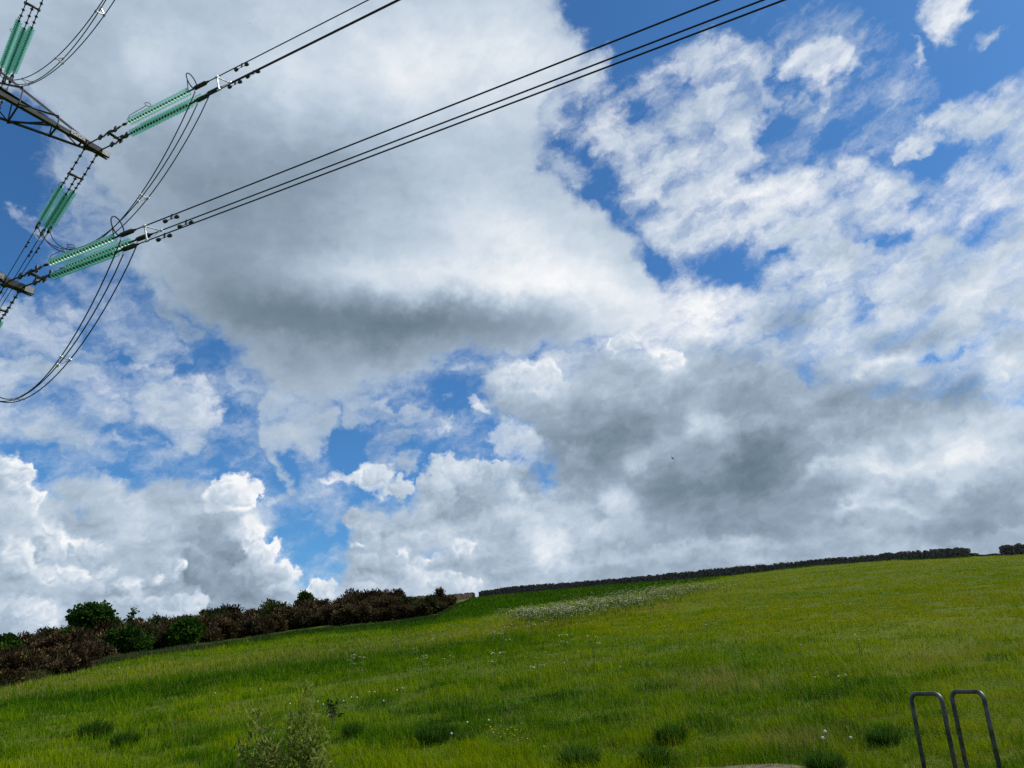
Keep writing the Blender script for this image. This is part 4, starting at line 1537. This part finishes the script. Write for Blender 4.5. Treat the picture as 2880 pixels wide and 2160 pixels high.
BARK = material("bark", (.050, .040, .030), 0.95, 0.35, 9.0, bump=0.5, spec=0.1)
OLIVE = leafy("green_gorse", [(0, (.010, .014, .005)), (.35, (.026, .036, .011)), (.65, (.058, .070, .020)), (.88, (.105, .110, .040)), (1, (.26, .20, .02))], .2, rnd=.3)
GORSE = leafy("gorse", [(0, (.009, .006, .004)), (.35, (.036, .026, .014)), (.65, (.086, .060, .031)), (.85, (.155, .110, .058)), (.94, (.10, .10, .022)), (1, (.30, .21, .010))], .15, rnd=.42)
GREEN = leafy("hawthorn_leaves", [(0, (.012, .032, .007)), (.4, (.026, .065, .010)), (.75, (.050, .105, .014)), (1, (.095, .150, .022))], .30, rnd=.15)
BRIGHT = leafy("elder_leaves", [(0, (.013, .040, .006)), (.4, (.030, .076, .009)), (.75, (.055, .112, .013)), (1, (.09, .145, .020))], .30, rnd=.12)


def bush_mesh(name, lobes, n, size, mat, tint, core_col, width=.4, up=.4, out=.6):
    fn = lobed_points(lobes)
    co, t = sprigs(n, fn, size, tint, up, out, width)
    quads = np.arange(n * 4).reshape(-1, 4)
    bd = Build()
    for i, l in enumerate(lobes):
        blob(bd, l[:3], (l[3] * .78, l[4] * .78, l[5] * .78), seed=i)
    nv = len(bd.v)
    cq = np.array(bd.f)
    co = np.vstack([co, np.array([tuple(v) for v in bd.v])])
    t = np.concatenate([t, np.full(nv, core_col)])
    quads = np.vstack([quads, cq + n * 4])
    return mesh_np(name, co, quads=quads, mat=mat, attrs={"tint": t})


# ---------------------------------------------------------------- gorse thicket
def gorse_tint(flower):
    def fn(p, n):
        t = .46 + .24 * np.sin(p[:, 0] * 2.1 + p[:, 2] * 3) * np.cos(p[:, 1] * 2.4) + RNG.normal(0, .19, n)
        t = np.clip(t, 0.02, .88)
        return np.where(RNG.uniform(0, 1, n) < flower, RNG.uniform(.91, 1.0, n), t)
    return fn


def gorse_lobes(seed, wide=1.0, tall=1.0):
    rng = random.Random(seed)
    out = [(0, 0, .70 * tall, .95 * wide, .95 * wide, .80 * tall)]
    for k in range(10):
        a = k * 2.4 + rng.uniform(-.4, .4)
        q = rng.uniform(.6, 1.35) * wide
        h = rng.uniform(.30, 1.65) * tall
        r = rng.uniform(.36, .66)
        out.append((q * math.cos(a) * (1.2 - .35 * h), q * math.sin(a) * (1.2 - .35 * h), h, r, r, r * rng.uniform(.8, 1.2)))
    return out


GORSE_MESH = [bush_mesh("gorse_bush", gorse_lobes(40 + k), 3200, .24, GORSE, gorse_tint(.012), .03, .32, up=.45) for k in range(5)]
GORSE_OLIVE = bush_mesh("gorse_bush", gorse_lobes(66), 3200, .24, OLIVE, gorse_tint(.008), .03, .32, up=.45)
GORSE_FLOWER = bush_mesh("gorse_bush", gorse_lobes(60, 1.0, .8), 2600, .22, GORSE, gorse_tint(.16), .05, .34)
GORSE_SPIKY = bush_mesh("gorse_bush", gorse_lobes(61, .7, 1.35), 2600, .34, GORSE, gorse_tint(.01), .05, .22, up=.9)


def place(me, name, p, s, rz, label, cat, group=None):
    o = link(name, me)
    o.location = p
    o.rotation_euler = (0, 0, rz)
    o.scale = s if isinstance(s, tuple) else (s, s, s)
    return tag(o, label, cat, group)


def build_gorse():
    rng = random.Random(5)
    far_px = [(-300, 1850), (-60, 1842), (0, 1838), (150, 1832), (300, 1816), (500, 1790), (720, 1758), (900, 1742), (1060, 1728), (1180, 1716), (1262, 1712)]
    count = 0
    rows = 6
    for row in range(rows):
        for px in np.arange(-180, 1268, 46):
            ppx = px + rng.uniform(-23, 23)
            if ppx > 1255:
                continue
            az_far = float(np.interp(ppx, [q[0] for q in far_px], [q[1] for q in far_px]))
            e = float(np.interp(ppx, [-260, -60, 0, 135, 256, 337, 506, 719, 838, 990, 1125, 1226, 1277], [1990, 1950, 1941, 1908, 1878, 1850, 1824, 1797, 1772, 1760, 1750, 1738, 1716]))
            if ppx > 1150 and row > 3:
                continue
            f = (row + rng.uniform(-.38, .38)) / (rows - 1)
            y = e - 6 + (az_far - e + 4) * f
            p = ground(ppx, y, 130.0)
            s = rng.uniform(.48, 1.02) * (1.0 if row else .85)
            if row >= 3:
                s *= 1.25
            if ppx > 560:
                s *= 1.20
            if ppx > 860:
                s *= 1.02
            if ppx > 1130:
                s *= .84
            if 300 < ppx < 400 and row < 1:
                continue
            near_left = ppx < 130 and row <= 1
            me = GORSE_FLOWER if near_left and rng.random() < .6 else GORSE_OLIVE if rng.random() < .13 else GORSE_MESH[rng.randrange(5)]
            band = ("front", "second", "third", "fourth", "fifth", "skyline")[row]
            spot = ("left of the round tree" if ppx < 175 else "around the round tree and sapling" if ppx < 430 else "around the bright green shrub" if ppx < 620
                    else "left of the small treetop" if ppx < 845 else "right of the small treetop" if ppx < 1050 else "near the end by the wall")
            lab = "brown gorse bush in the %s row of the thicket, %s" % (band, spot)
            grp = "gorse, %s row, %s" % (band, spot)
            if me is GORSE_OLIVE:
                lab = lab.replace("brown", "olive-green")
                grp = "green " + grp
            if me is GORSE_FLOWER:
                lab = "yellow-flecked gorse bush in the %s row at the far left" % band
                grp = "flowering gorse, %s row" % band
            place(me, "gorse_bush", p - Vector((0, 0, .15)), (s, s, s * rng.uniform(.85, 1.1)), rng.uniform(0, 6.28), lab, "gorse bush", grp)
            count += 1
    p = along(1232, 1740, 98.0)
    place(GORSE_SPIKY, "gorse_bush", p - Vector((0, 0, .1)), .84, .7, "tall spiky gorse bush at the right-hand end of the thicket", "gorse bush")
    p = along(1262, 1730, 100.0)
    place(GORSE_MESH[1], "gorse_bush", p - Vector((0, 0, .2)), .8, 2.2, "rounded gorse bush that ends the thicket beside the wall", "gorse bush")
    p = ground(190, 1893)
    place(GORSE_MESH[2], "gorse_bush", p - Vector((0, 0, .1)), (.85, .85, .8), 1.2, "dark round gorse bush standing forward at the left field edge", "gorse bush")
    p = ground(240, 1880)
    place(GORSE_MESH[3], "gorse_bush", p - Vector((0, 0, .1)), (.62, .62, .6), 3.1, "small dark gorse bush right beside the forward round one", "gorse bush")
    return count


build_gorse()


# ---------------------------------------------------------------- green trees and shrubs
def green_tint(p, n):
    z = p[:, 2]
    return np.clip(.42 + .16 * np.sin(p[:, 0] * 1.9 + 1) * np.cos(p[:, 1] * 2.3 + z * 1.7) + RNG.normal(0, .17, n), 0, 1)


def tree(name, loc, lobes, n, size, mat, label, cat, trunk_h, trunk_r, core=.05, width=.75, seed=0):
    rng = random.Random(seed)
    root = empty(name, loc)
    tag(root, label, cat, "green trees and shrubs among the gorse")
    bd = Build()
    bd.tube([(0, 0, -.4), (.05, 0, trunk_h * .5), (.0, .06, trunk_h)], [trunk_r * 1.3, trunk_r, trunk_r * .8], 8)
    for l in lobes[:7]:
        e = Vector(l[:3])
        m = e * .5 + Vector((rng.uniform(-.1, .1), rng.uniform(-.1, .1), trunk_h * .5))
        bd.tube([(0, .03, trunk_h * .8), m, e], [trunk_r * .6, trunk_r * .4, trunk_r * .15], 6)
    bd.obj("trunk", BARK, root, True)
    me = bush_mesh("crown", lobes, n, size, mat, green_tint, core, width, .15, .7)
    link("crown", me, root)
    return root


def dome_lobes(seed, rx, rz, base, k=26, lr=.30):
    rng = random.Random(seed)
    out = []
    for i in range(k):
        a = rng.uniform(0, 6.28)
        u = rng.uniform(0, 1)
        h = u ** .8
        q = math.sqrt(max(1 - h * h, .02)) * rng.uniform(.55, 1.0)
        r = rx * lr * rng.uniform(.7, 1.3)
        out.append((q * rx * .80 * math.cos(a), q * rx * .80 * math.sin(a), base + h * rz * .82, r, r, r * .8))
    for i in range(9):
        a = rng.uniform(0, 6.28)
        h = rng.uniform(.05, 1.0)
        q = math.sqrt(max(1 - h * h, .02))
        r = rx * rng.uniform(.10, .17)
        k2 = rng.uniform(.96, 1.12)
        out.append((q * rx * k2 * math.cos(a), q * rx * k2 * math.sin(a), base + h * rz * k2, r, r, r))
    out.append((0, 0, base + rz * .35, rx * .62, rx * .62, rz * .45))
    return out


p = along(243, 1800, 88.0)
tree("hawthorn_tree", p, dome_lobes(1, 2.25, 2.9, 1.35, 34), 9000, .30, GREEN, "large round dark green tree standing above the gorse on the skyline", "tree", 1.8, .17, seed=1)
p = along(345, 1850, 62.0)
tree("elder_shrub", p, dome_lobes(2, 1.55, 1.65, .1, 30, .26), 6500, .24, GREEN, "dark green bushy shrub at the field edge below a thin sapling", "shrub", .7, .08, seed=2)
p = along(518, 1835, 66.0)
tree("elder_shrub", p, dome_lobes(3, 1.30, 1.55, .25, 24), 5200, .24, BRIGHT, "bright green shrub growing in the brown gorse right of the sapling", "shrub", .7, .07, seed=3)
p = along(176, 1850, 72.0)
tree("elder_shrub", p, dome_lobes(4, 1.45, 1.7, .25, 22), 4200, .24, GREEN, "low dark green shrub in the gorse below the large round tree", "shrub", .6, .07, seed=4)
p = along(14, 1832, 84.0)
tree("elder_shrub", p, dome_lobes(5, 1.25, 1.2, .7, 20), 3600, .26, GREEN, "green shrub at the very left edge of the skyline", "shrub", .6, .07, seed=5)
p = along(852, 1740, 104.0)
tree("hawthorn_tree", p, dome_lobes(6, .95, 1.5, 2.0, 16), 1700, .24, GREEN, "small dark treetop poking above the middle of the gorse skyline", "tree", 2.0, .08, seed=6)
p = along(357, 1800, 92.0)
tree("sapling", p, [(0, 0, 2.5, .20, .20, .25), (.12, 0, 2.95, .22, .2, .22), (-.2, .1, 2.2, .22, .2, .2), (.05, 0, 3.3, .12, .12, .2), (.75, 0, 2.1, .14, .14, .14)], 260, .20, BRIGHT, "thin leafy sapling rising above the gorse right of the round tree", "sapling", 2.6, .035, seed=7)


# ---------------------------------------------------------------- long grass at the foot of the gorse
def build_verge():
    mat = leafy("verge_grass", [(0, (.016, .046, .010)), (.4, (.034, .080, .012)), (.6, (.075, .080, .030)), (.8, (.115, .095, .062)), (1, (.17, .14, .10))], .25)
    n = 52000
    k = RNG.uniform(0, 1, n) * (len(EDGE) - 1)
    i = np.minimum(k.astype(int), len(EDGE) - 2)
    f = k - i
    E = np.array([tuple(e) for e in EDGE])
    p = E[i] * (1 - f)[:, None] + E[i + 1] * f[:, None]
    r = np.hypot(p[:, 0], p[:, 1])
    off = RNG.normal(.3, .6, n)
    x, y = p[:, 0] * (1 + off / r), p[:, 1] * (1 + off / r)
    az = np.degrees(np.arctan2(x, y))
    green = sstep(-22, -15, az)
    t = np.clip(np.where(RNG.uniform(0, 1, n) < .45 + .45 * green, .22, .62) + RNG.normal(0, .14, n), 0, 1)
    h = RNG.uniform(.30, .75, n) * (.75 - .05 * green)
    w = r * .0007 * RNG.uniform(.7, 1.3, n)
    me = blade_mesh("verge_grass", x, y, terrain(x, y), h, w, t, np.clip(RNG.normal(.3, .15, n), 0, .8), mat, False)
    tag(link("verge_grass", me), "tall rough grass and dead stalks along the foot of the gorse", "grass", kind="stuff")


build_verge()


# grass growing on and against the wall
def build_wall_grass():
    mat = leafy("wall_grass", [(0, (.020, .055, .010)), (.5, (.055, .095, .015)), (1, (.16, .15, .07))], .3)
    xs, ys, zs, hs, ts, ws = [], [], [], [], [], []
    rng = np.random.default_rng(8)
    for px in np.arange(1350, 2730, 1.0):
        p, d, r = wall_point(px)
        lush = 1.0 if px < 2000 else .55
        for k in range(9):
            q = rng.normal(1.6, .8)
            xs.append(p.x - d.x * q + rng.normal(0, .06))
            ys.append(p.y - d.y * q)
            zs.append(None)
            hs.append(rng.uniform(.10, .34) * lush)
            ts.append(rng.normal(.28, .15))
            ws.append(r * .0007)
    # tufts on the coping, only here and there
    for c, sp in ((2020, 40), (2085, 26), (2140, 14), (2205, 34), (2262, 20), (2330, 24), (2430, 18)):
        for k in range(70):
            px = rng.normal(c, sp * .5)
            p, d, r = wall_point(px)
            xs.append(p.x + rng.normal(0, .1))
            ys.append(p.y + rng.normal(0, .1))
            zs.append(p.z + wall_height(px) - .12)
            hs.append(rng.uniform(.2, .5))
            ts.append(rng.normal(.6, .2))
            ws.append(r * .00045)
    xs, ys = np.array(xs), np.array(ys)
    z = terrain(xs, ys)
    z = np.array([b if b is not None else a for a, b in zip(z, zs)])
    me = blade_mesh("wall_grass", xs, ys, z, np.array(hs), np.array(ws), np.clip(ts, 0, 1), np.clip(rng.normal(.3, .15, len(xs)), 0, .8), mat, False)
    tag(link("wall_grass", me), "long dark grass against the foot and top of the wall", "grass", kind="stuff")


build_wall_grass()

# ---------------------------------------------------------------- cow parsley
PETAL = material("white_petals", (.60, .60, .46), 0.9, 0.15, 20.0, spec=0.1)
STALK = material("green_stalk", (.085, .135, .022), 0.85, 0.25, 9.0, spec=0.2)


def umbel(bd, c, r, rng, k=7, mi=0):
    for i in range(k):
        a = 6.283 * i / k + rng.uniform(-.3, .3)
        q = r * rng.uniform(.35, .95)
        p = Vector(c) + Vector((q * math.cos(a), q * math.sin(a), rng.uniform(-.25, .25) * r))
        s = r * rng.uniform(.28, .42)
        t = [p + Vector((s * math.cos(b + a), s * math.sin(b + a), s * rng.uniform(-.3, .3))) for b in (0, 1.6, 3.1, 4.7)]
        bd.add(t, [(0, 1, 2, 3)], mi)


def cow_parsley_mesh(seed):
    rng = random.Random(seed)
    stem = Build()
    flowers = []
    n = rng.randint(4, 6)
    top = rng.uniform(.65, .8)
    stem.tube([(0, 0, -.05), (.02, 0, top * .5), (0, .02, top)], [.010, .008, .006], 5)
    for i in range(n):
        a = 6.283 * i / n + rng.uniform(-.4, .4)
        q = rng.uniform(.08, .30)
        h = top + rng.uniform(-.12, .22)
        c = Vector((q * math.cos(a), q * math.sin(a), h))
        stem.tube([(0, 0, top * rng.uniform(.45, .8)), c - Vector((0, 0, .02))], [.006, .004], 4)
        bd = Build()
        umbel(bd, c, rng.uniform(.06, .085), rng, 9)
        flowers.append(bd.mesh("umbel", PETAL))
    return stem.mesh("stem", STALK), flowers


CP = [cow_parsley_mesh(70 + k) for k in range(4)]
CP_PX = [(985, 1912, 1.0), (1012, 1908, .9), (1110, 1846, .9), (1120, 1848, .8), (1210, 1846, .9), (1258, 1793, .9), (1288, 1785, .8), (1383, 1820, 1.1), (1405, 1822, 1.0), (1420, 1812, 1.0),
         (1438, 1808, 1.0), (1186, 1906, 1.2), (1265, 1904, .8), (1392, 1926, 1.1), (1408, 1862, 1.2), (1496, 1800, 1.2), (1538, 1803, 1.0), (1590, 1862, 1.1), (1672, 1874, 1.1),
         (1514, 1925, .9), (1690, 1748, 1.0), (1706, 1745, 1.0), (1888, 1790, .8), (1992, 1786, .8), (1360, 1766, .9), (1378, 1762, .8), (2052, 1694, .8), (2168, 1700, .9), (2422, 1850, .7), (2815, 1574, .8)]
for i, (px, py, s) in enumerate(CP_PX):
    p = ground(px, py + 4)
    r = math.hypot(p.x, p.y)
    root = empty("cow_parsley", p, i * 1.7)
    root.scale = (s * .85,) * 3
    where = ("left of the white drift" if px < 1445 else "right of the white drift" if px > 2040 else "below the white drift")
    row = "high up the field" if py < 1800 else "halfway up the field" if py < 1880 else "low in the field"
    tag(root, "single white cow parsley plant %s, %s" % (row, where), "wildflower", "cow parsley %s, %s" % (row, where))
    st, fl = CP[i % 4]
    link("stem", st, root)
    for f in fl:
        link("umbel", f, root)


def build_drift():
    rng = random.Random(12)
    bd = Build()
    spine = [(1480, 1752, 14, 1.0), (1540, 1748, 20, 1.6), (1600, 1738, 22, 1.7), (1660, 1722, 22, 1.5), (1720, 1708, 18, 1.0), (1780, 1696, 20, 1.2), (1850, 1684, 20, 1.5), (1900, 1676, 20, 1.3), (1950, 1664, 20, .9), (2000, 1664, 16, .5), (1800, 1712, 8, .5), (1760, 1720, 8, .5), (1455, 1748, 8, .35)]
    tot = sum(s[3] for s in spine)
    for px, py, sy, wt in spine:
        for k in range(int(190 * wt / tot * 1.0 * len(spine) / 2)):
            qx, qy = px + rng.gauss(0, 34), py + rng.gauss(0, sy * .55)
            p = ground(qx, qy + 12, 140.0)
            for j in range(rng.randint(2, 4)):
                c = p + Vector((rng.uniform(-.35, .35), rng.uniform(-.35, .35), rng.uniform(.55, 1.0)))
                umbel(bd, c, rng.uniform(.055, .105), rng, 5, 0)
                bd.add([c + Vector((-.008, 0, -.3)), c + Vector((.008, 0, -.3)), c], [(0, 1, 2)], 1)
    me = bpy.data.meshes.new("cow_parsley_drift")
    me.from_pydata([tuple(v) for v in bd.v], [], bd.f)
    me.materials.append(PETAL)
    me.materials.append(STALK)
    me.polygons.foreach_set("material_index", bd.mi)
    tag(link("cow_parsley_drift", me), "drift of white cow parsley in flower below the wall", "wildflowers", kind="stuff")


build_drift()

# ---------------------------------------------------------------- dandelion clocks
FLUFF = material("seed_fluff", (.60, .60, .54), 1.0, 0.2, 60.0, spec=0.05)


def clock_meshes():
    rng = random.Random(3)
    st = Build()
    st.tube([(0, 0, -.05), (.012, 0, .16), (0, .01, .33)], [.004, .0035, .003], 5)
    hd = Build()
    for k in range(90):
        z = 1 - 2 * (k + .5) / 90
        a = k * 2.39996
        q = math.sqrt(1 - z * z)
        v = Vector((q * math.cos(a), q * math.sin(a), z))
        _, s, u = hd.frame(v)
        c = Vector((0, 0, .345)) + v * rng.uniform(.018, .022)
        hd.add([c + (s * math.cos(b) + u * math.sin(b)) * .0058 for b in (0, 1.57, 3.14, 4.71)], [(0, 1, 2, 3)])
    blob(hd, (0, 0, .345), (.016, .016, .016), 8, 5)
    return st.mesh("stalk", STALK), hd.mesh("seed_head", FLUFF)


CLK = clock_meshes()


def clock(px, py, s, label, group=None, lean=0.0):
    p = ground(px, py)
    root = empty("dandelion_clock", p, px * .37)
    root.scale = (s, s, s)
    root.rotation_euler.x = lean
    tag(root, label, "dandelion", group)
    link("stalk", CLK[0], root)
    link("seed_head", CLK[1], root)


clock(2336, 2144, 1.0, "white dandelion clock near the path, taller of the two close together", None, .06)
clock(2331, 2166, 1.0, "white dandelion clock near the path, lower of the two close together", None, -.06)
def zone(px, py):
    if px < 800:
        return "left of the willow sapling"
    if px < 1000:
        return "just above the willow sapling"
    if px < 1150:
        return "right of the small dark weed"
    if px < 1700:
        return "around the blue-green tussock" if py > 2000 else "in the middle of the field"
    return "left of the metal hoops" if py > 1900 else "on the upper right slope"


for px, py in ((890, 2012), (905, 2022), (985, 2000), (1001, 2001), (1036, 1984), (1051, 1983), (1130, 1972), (1114, 1978), (1076, 2012), (963, 2012), (811, 2018), (1374, 2078), (1313, 2084), (1268, 2120), (2365, 1950), (2386, 1946), (2298, 1952), (2256, 1848), (2425, 1842), (1587, 1898), (1746, 1912), (2396, 1730), (728, 1972), (600, 1982), (330, 1905), (2404, 2150)):
    clock(px, py, .85 + .35 * (ground(px, py).length > 26), "tiny white dandelion clock in the grass %s" % zone(px, py), "dandelion clocks %s" % zone(px, py))


# ---------------------------------------------------------------- tussocks, dock and willow in the foreground
TUSSOCK = leafy("tussock_grass", [(0, (.018, .056, .008)), (.4, (.042, .105, .010)), (.7, (.085, .15, .020)), (1, (.17, .20, .05))], .4)


def tussock_mesh(seed, n=650, rad=.26, h=.40):
    rng = np.random.default_rng(seed)
    a = rng.uniform(0, 6.283, n)
    q = rad * np.sqrt(rng.uniform(0, 1, n))
    x, y = q * np.cos(a), q * np.sin(a)
    hh = h * rng.uniform(.5, 1.15, n) * (1 - .35 * (q / rad) ** 2)
    lx, ly = np.cos(a) * hh * .55 * (q / rad) + rng.normal(0, .05, n), np.sin(a) * hh * .55 * (q / rad) + rng.normal(0, .05, n)
    yaw = rng.uniform(0, 6.283, n)
    sx, sy = np.cos(yaw) * .005, np.sin(yaw) * .005
    co = np.zeros((n, 5, 3))
    co[:, 0] = np.stack([x - sx, y - sy, 0 * x - .05], 1)
    co[:, 1] = np.stack([x + sx, y + sy, 0 * x - .05], 1)
    co[:, 2] = np.stack([x + lx * .35 - sx, y + ly * .35 - sy, hh * .6], 1)
    co[:, 3] = np.stack([x + lx * .35 + sx, y + ly * .35 + sy, hh * .6], 1)
    co[:, 4] = np.stack([x + lx, y + ly, hh], 1)
    b = np.arange(n)[:, None] * 5
    tris = (b[:, :, None] + np.array([[0, 1, 3], [0, 3, 2], [2, 3, 4]])[None]).reshape(-1, 3)
    t = np.clip(np.repeat(rng.normal(.38, .2, n), 5), 0, 1)
    return mesh_np("grass_tussock", co.reshape(-1, 3), tris=tris, mat=TUSSOCK, attrs={"tint": t})


TUS = [tussock_mesh(80 + k) for k in range(3)]
for i, (px, py, s, lab) in enumerate([
        (1630, 2168, 1.05, "round dark rush tussock at the bottom edge left of the path"),
        (1215, 2092, 1.15, "blue-green tussock in the grass right of the willow sapling"),
        (1258, 2072, .7, "smaller dark tussock just behind the blue-green one"),
        (1890, 2090, .95, "dark leafy tussock in the bright grass above the path"),
        (1840, 2150, .8, "low dark tussock close to the near edge of the path"),
        (2322, 2172, .85, "dark clump of coarse grass under the two dandelion clocks"),
        (2488, 2096, .8, "dark green tussock just left of the metal hoops"),
        (265, 2075, 1.3, "broad dark tussock low on the left of the field"),
        (350, 2100, 1.0, "dark tussock right of the broad one on the left"),
        (990, 2072, .8, "small dark tussock beside the willow sapling"),
        (1310, 2088, .6, "tiny dark tussock right of the blue-green one")]):
    place(TUS[i % 3], "grass_tussock", ground(px, py), s * .85, i * 1.3, lab, "tussock", "dark tussocks in the field")


def build_willow():
    p = ground(820, 2250)
    root = empty("willow_sapling", p)
    tag(root, "pale feathery willow sapling at the bottom left of centre", "sapling")
    inv = None
    mat = leafy("willow_leaves", [(0, (.085, .120, .018)), (.5, (.175, .215, .040)), (1, (.29, .31, .10))], .5)
    rng = random.Random(9)
    tips = [(-.62, .9), (-.50, 1.0), (-.35, .85), (-.15, 1.05), (.0, 1.35), (.12, 1.15), (.25, 1.0), (.35, .80), (-.75, .6), (.45, .55), (-.25, .6), (.1, .7), (.5, .35), (-.6, .4), (-.05, .9), (.2, .5), (-.4, .5)]
    leaves_p, leaves_d = [], []
    for dx, h in tips:
        b = Build()
        dy = rng.uniform(-.35, .35)
        base = Vector((dx * .25, dy * .3, -.1))
        tip = Vector((dx, dy, h))
        mid = base.lerp(tip, .55) + Vector((dx * .1, 0, .08))
        pts = [base, mid, tip]
        b.tube(pts, [.007, .005, .002], 5)
        b.obj("stem", BARK, root)
        for k in range(120):
            t = rng.uniform(.12, 1.0)
            q = base.lerp(mid, t / .55) if t < .55 else mid.lerp(tip, (t - .55) / .45)
            leaves_p.append(tuple(q + Vector((rng.gauss(0, .055), rng.gauss(0, .055), rng.gauss(0, .045)))))
            leaves_d.append((rng.gauss(0, .6), rng.gauss(0, .6), rng.uniform(.1, .9)))
    P, D = np.array(leaves_p), np.array(leaves_d)
    D /= np.linalg.norm(D, axis=1)[:, None]
    co, t = sprigs(len(P), lambda n: (P, D), .095, lambda p, n: np.clip(RNG.normal(.5, .22, n), 0, 1), .25, .8, .26)
    o = link("foliage", mesh_np("foliage", co, quads=np.arange(len(P) * 4).reshape(-1, 4), mat=mat, attrs={"tint": t}), root)


build_willow()


def build_dock():
    p = ground(932, 2052)
    root = empty("dock_plant", p)
    tag(root, "small dark upright weed standing behind the willow sapling", "weed")
    mat = leafy("dock_leaves", [(0, (.020, .030, .012)), (1, (.065, .075, .035))], .2)
    b = Build()
    b.tube([(0, 0, -.05), (.01, 0, .25), (0, 0, .48)], [.010, .008, .005], 6)
    b.obj("stem", BARK, root)
    rng = np.random.default_rng(4)
    P = np.stack([rng.normal(0, .09, 90), rng.normal(0, .09, 90), rng.uniform(.22, .52, 90)], 1)
    D = rng.normal(0, 1, (90, 3))
    D /= np.linalg.norm(D, axis=1)[:, None]
    co, t = sprigs(90, lambda n: (P, D), .10, lambda p, n: rng.uniform(0, 1, n), .3, .8, .4)
    link("foliage", mesh_np("foliage", co, quads=np.arange(360).reshape(-1, 4), mat=mat, attrs={"tint": t}), root)


build_dock()


def build_buttercups():
    rng = random.Random(31)
    mat = material("yellow_petals", (.55, .42, .015), 0.6, 0.15, 30.0, spec=0.3)
    bd = Build()
    for cx, cy, sx, sy, k in ((1430, 2096, 26, 10, 34), (1390, 2100, 14, 8, 12), (765, 2090, 12, 8, 10), (1480, 2130, 30, 14, 16), (740, 2150, 20, 8, 14), (690, 2140, 26, 12, 10)):
        for j in range(k):
            p = ground(rng.gauss(cx, sx), rng.gauss(cy, sy)) + Vector((0, 0, rng.uniform(.14, .3)))
            s = rng.uniform(.008, .014)
            bd.add([p + Vector((s * math.cos(b), s * math.sin(b) * .7, s * rng.uniform(-.4, .8))) for b in (0, 1.26, 2.5, 3.77, 5.0)], [(0, 1, 2, 3, 4)])
    o = bd.obj("buttercups", mat)
    tag(o, "scattered yellow buttercups in the near grass", "wildflowers", kind="stuff")


build_buttercups()


# ---------------------------------------------------------------- steel hoops by the path
HOOP = material("galvanised_pipe", (.048, .052, .056), 0.42, 0.5, 9.0, metal=0.5, bump=0.08, bump_scale=60.0, spec=0.4, second=(.10, .098, .092))


def hoop(px_l, px_r, y_l, y_r, r_l, r_r, label):
    """bent pipe: two legs and a level top with rounded corners"""
    def point(px, py, r):
        d = px_dir(px, py)
        k = r / math.hypot(d.x, d.y)
        return Vector((d.x * k, d.y * k, EYE.z + d.z * k))
    a, b = point(px_l, y_l, r_l), point(px_r, y_r, r_r)
    z = (a.z + b.z) / 2
    a.z = b.z = z
    u = (b - a).normalized()
    rb = .075
    pts = [Vector((a.x, a.y, H(a.x, a.y) - .25)), a - UP * rb]
    for k in range(1, 7):
        t = k / 6 * math.pi / 2
        pts.append(a + u * rb * (1 - math.cos(t)) + UP * rb * (math.sin(t) - 1))
    for k in range(0, 7):
        t = k / 6 * math.pi / 2
        pts.append(b - u * rb * (1 - math.sin(t)) + UP * rb * (math.cos(t) - 1))
    pts.append(Vector((b.x, b.y, H(b.x, b.y) - .25)))
    bd = Build()
    bd.tube(pts, .0225, 14)
    o = bd.obj("metal_hoop", HOOP, None, True)
    tag(o, label, "hoop", "steel hoops beside the path")


hoop(2560, 2645, 1951, 1951, 9.55, 9.35, "left of the two upright grey steel pipe hoops at bottom right")
hoop(2674, 2763, 1945, 1945, 9.55, 9.30, "right of the two upright grey steel pipe hoops at bottom right")

# ---------------------------------------------------------------- birds
FEATHER = material("dark_feathers", (.025, .027, .032), 0.8, 0.2, 30.0, spec=0.2)


def bird(px, py, dist, span, roll, yaw, label):
    d = px_dir(px, py)
    p = EYE + d * dist
    root = empty("bird", p)
    root.rotation_euler = (roll, .15, yaw)
    tag(root, label, "bird")
    b = Build()
    s = span
    b.lathe((-.22 * s, 0, 0), (1, 0, 0), [(0, 0), (.02 * s, .018 * s), (.12 * s, .05 * s), (.26 * s, .06 * s), (.36 * s, .038 * s), (.42 * s, .03 * s), (.46 * s, 0)], 8)
    b.add([Vector((-.2 * s, 0, .0)), Vector((-.36 * s, .06 * s, 0)), Vector((-.34 * s, 0, .008 * s)), Vector((-.36 * s, -.06 * s, 0))], [(0, 1, 2), (0, 2, 3)])
    b.obj("body", FEATHER, root, True)
    for k in (-1, 1):
        w = Build()
        w.add([Vector((.12 * s, .03 * s * k, .02 * s)), Vector((.10 * s, .25 * s * k, .10 * s)), Vector((-.04 * s, .52 * s * k, .02 * s)), Vector((-.05 * s, .28 * s * k, .075 * s)), Vector((-.08 * s, .04 * s * k, .02 * s)),
               Vector((.02 * s, .15 * s * k, .075 * s))], [(0, 1, 5), (1, 3, 5), (1, 2, 3), (3, 4, 5), (0, 5, 4)])
        w.obj("wing", FEATHER, root)


bird(1892, 1289, 70.0, .50, .5, 2.4, "dark bird gliding against the grey cloud right of centre")
bird(703, 66, 150.0, .42, .9, .6, "tiny dark speck of a bird at the top left of centre")
bird(1683, 985, 190.0, .55, .1, 1.7, "tiny faint bird high in the middle of the sky")
